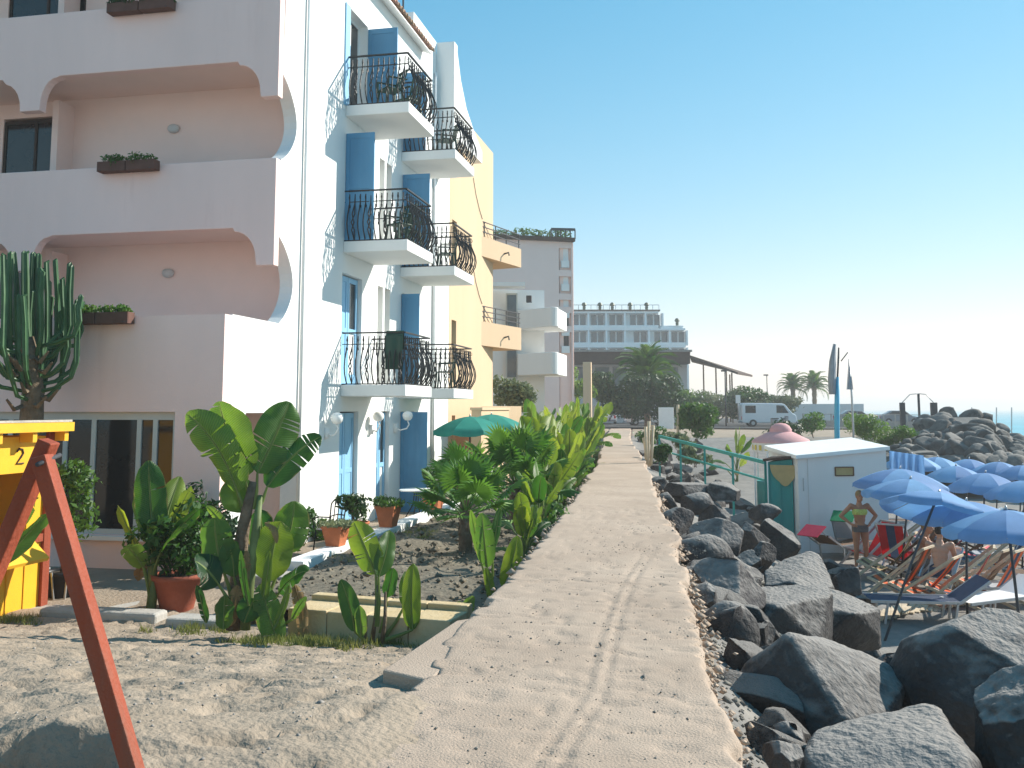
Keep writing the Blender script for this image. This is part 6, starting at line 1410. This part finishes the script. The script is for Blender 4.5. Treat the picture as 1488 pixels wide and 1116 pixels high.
# ================================================================== ROAD, VEHICLES, POSTS
MB().add([(-60, 80, .03), (22, 80, .03), (34, 165, .03), (-60, 165, .03)], [(0, 1, 2, 3)]).build('road', M['asphalt'], kind='structure').location.z += .0
def vehicle(name, loc, rz, prof, wins, L_, W_, body, label, cat, wheel_r=.31, axles=(.85, None)):
    """side profile lofted to a bevelled body, separate glass, wheels, lights, bumper; length along +x"""
    t = thing(name, loc, label, cat, None, rz)
    MB().prism(prof, 'y', -W_/2, W_/2).build('body', M[body], t, False, True, .09)
    for poly in wins:
        for s in (-1, 1):
            MB().prism(poly, 'y', s*W_/2-.012, s*W_/2+.012).build('side_window', M['dark_glass'], t, False, True)
    xs = (L_*.2, L_*.8)
    for x in xs:
        for s in (-1, 1):
            w = MB(); w.lathe([(wheel_r*.55, -.09), (wheel_r, -.09), (wheel_r, .09), (wheel_r*.55, .09)], 16); o = w.build('wheel', M['tyre'], t, False, True); o.location = (x, s*(W_/2-.06), wheel_r); o.rotation_euler = (R(90), 0, 0)
            MB().lathe([(0, -.06), (wheel_r*.55, -.06), (wheel_r*.5, .1), (0, .1)], 12).build('hub', M['steel'], o, False, True)
    for s in (-1, 1):
        MB().box(L_-.05, L_+.015, s*W_*.36-.16, s*W_*.36+.16, .62, .80).build('headlight', M['lamp_glass'], t, False, True); MB().box(-.015, .05, s*W_*.4-.1, s*W_*.4+.1, .6, .9).build('tail_light', M['fabric_red'], t, False, True)
    MB().box(L_-.02, L_+.06, -W_*.46, W_*.46, .3, .48).build('bumper', M['car_grey'], t, False, True, .02); MB().box(-.06, .02, -W_*.46, W_*.46, .3, .48).build('bumper', M['car_grey'], t, False, True, .02)
    return t
vanp = [(.05, .32), (4.65, .32), (4.75, .55), (4.7, 1.0), (4.35, 1.22), (3.75, 1.95), (3.5, 2.05), (.15, 2.08), (0, 1.9), (0, .5)]
vw = [[(3.0, 1.2), (4.05, 1.2), (3.62, 1.85), (3.0, 1.88)], [(.3, 1.2), (1.2, 1.2), (1.2, 1.85), (.3, 1.85)]]
v = vehicle('parked_van', at(1076, 616, d=88).xy.to_3d()+Vector((0, 0, .03)), R(8), vanp, vw, 4.75, 1.8, 'car_white', 'white van parked on the road left of the date palms', 'van', .32)
MB().hull8([(4.36, -.75, 1.25), (4.40, .75, 1.25), (4.40, .75, 1.25), (4.36, -.75, 1.25)], [(3.84, -.7, 1.88), (3.84, .7, 1.88), (3.86, .7, 1.88), (3.86, -.7, 1.88)]).build('windscreen', M['dark_glass'], v, False, True)
carp = [(.05, .28), (3.95, .28), (4.05, .5), (4.0, .72), (3.1, .86), (2.45, 1.36), (1.1, 1.40), (.35, .95), (0, .88), (0, .45)]
cw = [[(2.0, .9), (2.9, .9), (2.4, 1.29), (2.0, 1.31)], [(.75, .92), (1.9, .9), (1.9, 1.32), (1.2, 1.33)]]
vehicle('parked_car', at(909, 610, d=92).xy.to_3d()+Vector((0, 0, .03)), R(15), carp, cw, 4.05, 1.65, 'car_white', 'white car parked in front of the dark hedge', 'car')
vehicle('parked_car', at(1277, 606, d=105).xy.to_3d()+Vector((0, 0, .03)), R(0), carp, cw, 4.05, 1.65, 'car_grey', 'grey car parked right of the tall blue pole', 'car')
vehicle('parked_car', at(884, 614, d=98).xy.to_3d()+Vector((0, 0, .03)), R(98), carp, cw, 4.05, 1.65, 'car_white', 'white car at the far end of the walk', 'car')
vehicle('parked_car', at(1213, 606, d=100).xy.to_3d()+Vector((0, 0, .03)), R(5), carp, cw, 4.05, 1.65, 'car_grey', 'dark grey car behind the tall blue pole', 'car')
# scooter beside the van
sc = thing('parked_scooter', at(1126, 618, d=80).xy.to_3d(), 'scooter parked in front of the white van', 'scooter', None, R(20))
for x in (0, 1.2):
    o = MB().lathe([(.12, -.05), (.25, -.05), (.25, .05), (.12, .05)], 14).build('wheel', M['tyre'], sc, False, True); o.location = (x, 0, .25); o.rotation_euler = (R(90), 0, 0)
MB().prism([(-.2, .3), (.35, .28), (.8, .3), (.95, .9), (1.05, .95), (1.0, .3), (.7, .2), (.35, .42), (.25, .75), (-.3, .8), (-.3, .55)], 'y', -.16, .16).build('body', M['car_grey'], sc, False, True, .04)
MB().beam((.98, -.3, 1.0), (.98, .3, 1.0), .04, .04).build('handlebar', M['iron'], sc, False, True); MB().box(-.3, .3, -.15, .15, .78, .86).build('seat', M['black_plastic'], sc, False, True, .03)
# signs, lamp posts
def sign_post(px, ytop, ybase, d, label, w=.45, h=.6, m_='sign_white'):
    p = at(px, ybase, d=d); q = at(px, ytop, d=d); t = thing('sign_post', p, label, 'sign')
    MB().tube([(0, 0, -.3), (0, 0, q.z-p.z)], .05, 6).build('post', M['steel'], t, True, True)
    MB().box(-w/2, w/2, -.06, -.03, q.z-p.z-h, q.z-p.z).build('sign_board', M[m_], t, False, True)
sign_post(924, 566, 606, 84, 'slim road sign left of the date palm trunk', .3, .9); sign_post(1073, 574, 604, 84, 'small white sign at the tail of the van', .4, .7)
p = at(968, 612, d=78); MB().box(p.x-.6, p.x+.6, p.y, p.y+.12, 0, at(968, 592, d=78).z).build('notice_board', M['sign_white'], label='plain white board standing by the road', cat='board', bevel=.02)
for px, yt, d, lab in ((1055, 540, 90, 'thin lamp post before the restaurant canopy'), (1116, 546, 110, 'lamp post with square head above the white van')):
    p = at(px, 610, d=d); t = thing('lamp_post', (p.x, p.y, 0), lab, 'lamp post'); H_ = at(px, yt, d=d).z
    MB().tube([(0, 0, -.1), (0, 0, H_)], [.07, .05], 7).build('post', M['dark_steel'], t, True, True); MB().box(-.35, .15, -.12, .12, H_, H_+.15).build('lamp_head', M['dark_steel'], t, False, True)
# promenade wall, fence, chain gate
p0, p1 = at(1160, 600, d=96), at(1345, 604, d=84)
pw_ = thing('promenade_wall', (p0.x, p0.y, -.2), 'low grey wall along the road behind the tamarisk bushes', 'wall')
vbox(MB(), p0, p1, .3, -.6, .55).build('wall', M['concrete'], pw_)
for k in range(12):
    q = p0.lerp(p1, (k+.5)/12); MB().beam((q.x, q.y, .5), (q.x, q.y, 1.15), .1, .1).build('post', M['concrete'], pw_)
    if k: r_ = p0.lerp(p1, (k-.5)/12); MB().beam((r_.x, r_.y, 1.1), (q.x, q.y, 1.1), .06, .06).build('rail', M['steel'], pw_)
gt = thing('beach_gate', at(1336, 612, d=62).xy.to_3d(), 'gate of three dark posts with drooping cables above the breakwater', 'gate')
tops = []
for px, yt, yb, w in ((1312, 585, 612, .28), (1336, 572, 606, .12), (1358, 585, 616, .34)):
    p = at(px, yb, d=62); z1 = at(px, yt, d=62).z; MB().beam((p.x, p.y, -.9), (p.x, p.y, z1), w, w).build('post', M['dark_steel'], gt); tops.append(Vector((p.x, p.y, z1)))
for a, c in ((1, 0), (1, 2)): MB().tube([tops[a], tops[a].lerp(tops[c], .5)+Vector((0, 0, .22)), tops[c]], .025, 5).build('cable', M['steel'], gt, True)
t = thing('net_fence', at(1430, 600, d=70).xy.to_3d(), 'thin wire net fence on posts above the breakwater', 'fence')
for k, px in enumerate((1385, 1412, 1448, 1470)): MB().tube([at(px, 640, d=66), at(px, 592, d=66)], .035, 5).build('post', M['steel'], t)
# tall blue pole with furled flags
fp = bz(1214, 690); fp = at(1214, 655, d=33); t = thing('flag_pole', (fp.x, fp.y, -1.9), 'tall light blue pole with furled grey parasol tied to its top', 'flag pole')
MB().tube([(fp.x, fp.y, -1.95), at(1216, 600, d=33), at(1217, 548, d=33)], [.09, .085, .075], 9).build('pole', M['blue_pole'], t, True)
MB().tube([at(1217, 548, d=33), at(1219, 505, d=33)], .03, 6).build('mast', M['dark_steel'], t, True)
MB().tube([at(1209, 573, d=32.9), at(1209, 550, d=32.9), at(1210, 525, d=32.9), at(1213, 500, d=32.9)], [.10, .13, .11, .05], 12, star=.45).build('furled_parasol', M['fabric_grey'], t, True)
t = thing('flag_pole', at(1233, 650, d=36).xy.to_3d()+Vector((0, 0, -1.9)), 'thin pole with drooping grey flag right of the blue pole', 'flag pole')
MB().tube([Vector((at(1241, 650, d=36).x, at(1241, 650, d=36).y, -1.9)), at(1238, 580, d=36), at(1234, 522, d=36)], [.04, .035, .025], 6).build('pole', M['steel'], t, True)
MB().tube([at(1222, 525, d=36), at(1232, 512, d=36)], .02, 5).build('spar', M['dark_steel'], t, True)
b = MB(); 
for i in range(9):
    y_ = lin(522, 566, i/8); w = 1+5.2*i/8
    for j in range(5): q = at(1234+(j/4-.5)*2*w*.8+1*i/8, y_, d=36+.12*math.sin(j*2+i*.3)); b.v.append(tuple(q))
b.f = [(i*5+j, i*5+j+1, (i+1)*5+j+1, (i+1)*5+j) for i in range(8) for j in range(4)]
b.build('flag', M['fabric_grey'], t, True)
# far promenade terrace below the palms
p0, p1 = at(1128, 590, d=122), at(1255, 590, d=122)
vbox(MB(), p0, p1, 6, -.3, at(1180, 587, d=122).z).build('promenade_terrace', M['white_plaster'], label='pale low terrace below the two small palms', cat='terrace')
# gate at the end of the walk
t = thing('wooden_gate', at(866, 620, d=58).xy.to_3d(), 'grey wooden gate at the far left end of the walk', 'gate')
for k in range(7):
    a = at(862+k*1.6, 600, d=58); MB().box(a.x-.028, a.x+.028, a.y, a.y+.04, -.1, at(866, 590, d=58).z+.05*(k % 2)).build('board', M['grey_wood'], t)
# ================================================================== SMALL STUFF
def scatter_stuff(name, pts, size, m_, label, cat, seed, blade_=False):
    g = np.random.default_rng(seed); P_ = np.array(pts); n = len(P_)
    if blade_:
        a = g.uniform(0, 6.28, n); h = size*g.uniform(.5, 1.5, n); ln = g.normal(size=(n, 2))*.35
        d_ = np.stack([np.cos(a), np.sin(a), 0*a], 1)*.006
        tip = P_+np.stack([ln[:, 0]*h, ln[:, 1]*h, h], 1)
        V = np.stack([P_-d_, P_+d_, tip], 1).reshape(-1, 3); me = np_mesh(name, V, np.arange(3*n).reshape(-1, 3), m_)
    else:
        base = np.array([(1, 0, 0), (-.5, .87, 0), (-.5, -.87, 0), (.2, .1, .75), (0, 0, -.5)]); F0 = np.array([(0, 1, 3), (1, 2, 3), (2, 0, 3), (1, 0, 4), (2, 1, 4), (0, 2, 4)])
        s = size*np.exp(g.normal(size=n)*.5); a = g.uniform(0, 6.28, n)
        X = base[None]*s[:, None, None]*g.uniform(.7, 1.3, (n, 1, 3)); c, s_ = np.cos(a)[:, None], np.sin(a)[:, None]
        X = np.stack([X[..., 0]*c-X[..., 1]*s_, X[..., 0]*s_+X[..., 1]*c, X[..., 2]], -1)+P_[:, None]
        me = np_mesh(name, X.reshape(-1, 3), (F0[None]+5*np.arange(n)[:, None, None]).reshape(-1, 3), m_)
    return tag(inst(name, me), label, cat, None, 'stuff')
g = np.random.default_rng(77)
x = g.uniform(-6.8, -1.9, 2200); y = g.uniform(3.4, 10.6, 2200); scatter_stuff('beach_pebbles', np.stack([x, y, gz(x, y)], 1), .007, M['pebble'], 'small pebbles and debris on the near sand', 'pebbles', 1)
x = g.uniform(-1.6, 0, 2200); y = g.uniform(3.6, 14, 2200); scatter_stuff('path_grit', np.stack([x, y, 0*x-.002], 1), .005, M['pebble'], 'grit lying on the walk', 'grit', 2)
y = g.uniform(3.8, 16, 6500); x = path_r(y)+g.uniform(.02, 1.5, 6500); scatter_stuff('gravel', np.stack([x, y, gz(x, y)], 1), .016, M['pebble'], 'gravel between the walk and the boulders', 'gravel', 3)
x = g.uniform(-5.8, -2.4, 2600); y = g.uniform(11.2, 24, 2600); scatter_stuff('soil_clods', np.stack([x, y, 0*x-.74+.05*g.normal(size=2600)], 1), .028, M['soil'], 'clods of dark earth in the planting bed', 'soil', 4)
pts = []
for px, py, sx, sy, n in ((440, 935, 110, 12, 2200), (300, 905, 60, 8, 500), (520, 810, 40, 10, 700), (600, 775, 40, 8, 700), (610, 930, 40, 10, 300), (20, 890, 40, 8, 500)):
    for _ in range(n // 40):
        q = at(px+g.normal()*sx*.5, py+g.normal()*sy*.5, z=-.85 if py > 850 else -.74)
        zz = gz1(q.x, q.y) if py > 850 else -.76
        for _ in range(40): pts.append((q.x+g.normal()*.07, q.y+g.normal()*.07, zz))
scatter_stuff('grass_tufts', pts, .075, M['grass'], 'tufts of dry grass along the sand edge', 'grass', 5, True)

# crumbled bits of concrete along both edges of the walk
y = g.uniform(4.5, 24, 1500); e_ = g.random(1500) < .5
x = np.where(e_, path_r(y)+np.abs(g.normal(size=1500))*.06-.03, path_l(y)-np.abs(g.normal(size=1500))*.06+.05); ok = e_ | (y > 7.4)
scatter_stuff('edge_rubble', np.stack([x, y, np.where(e_, -.05-.12*g.random(1500), -.03-.1*g.random(1500))], 1)[ok], .022, M['path'], 'crumbled bits of concrete along the edges of the walk', 'rubble', 9)

# ================================================================== thin sea haze
hz = bpy.data.materials.new('haze'); hz.use_nodes = True; N = hz.node_tree.nodes; N.remove(N['Principled BSDF'])
pv = N.new('ShaderNodeVolumePrincipled'); pv.inputs['Color'].default_value = (.97, .97, .96, 1); pv.inputs['Density'].default_value = .0011; pv.inputs['Anisotropy'].default_value = .2
hz.node_tree.links.new(pv.outputs['Volume'], N['Material Output'].inputs['Volume'])
MB().box(-6100, 6100, -3100, 7100, -12, 24).build('haze', hz, kind='stuff', label='thin pale sea haze over the shore', cat='haze')
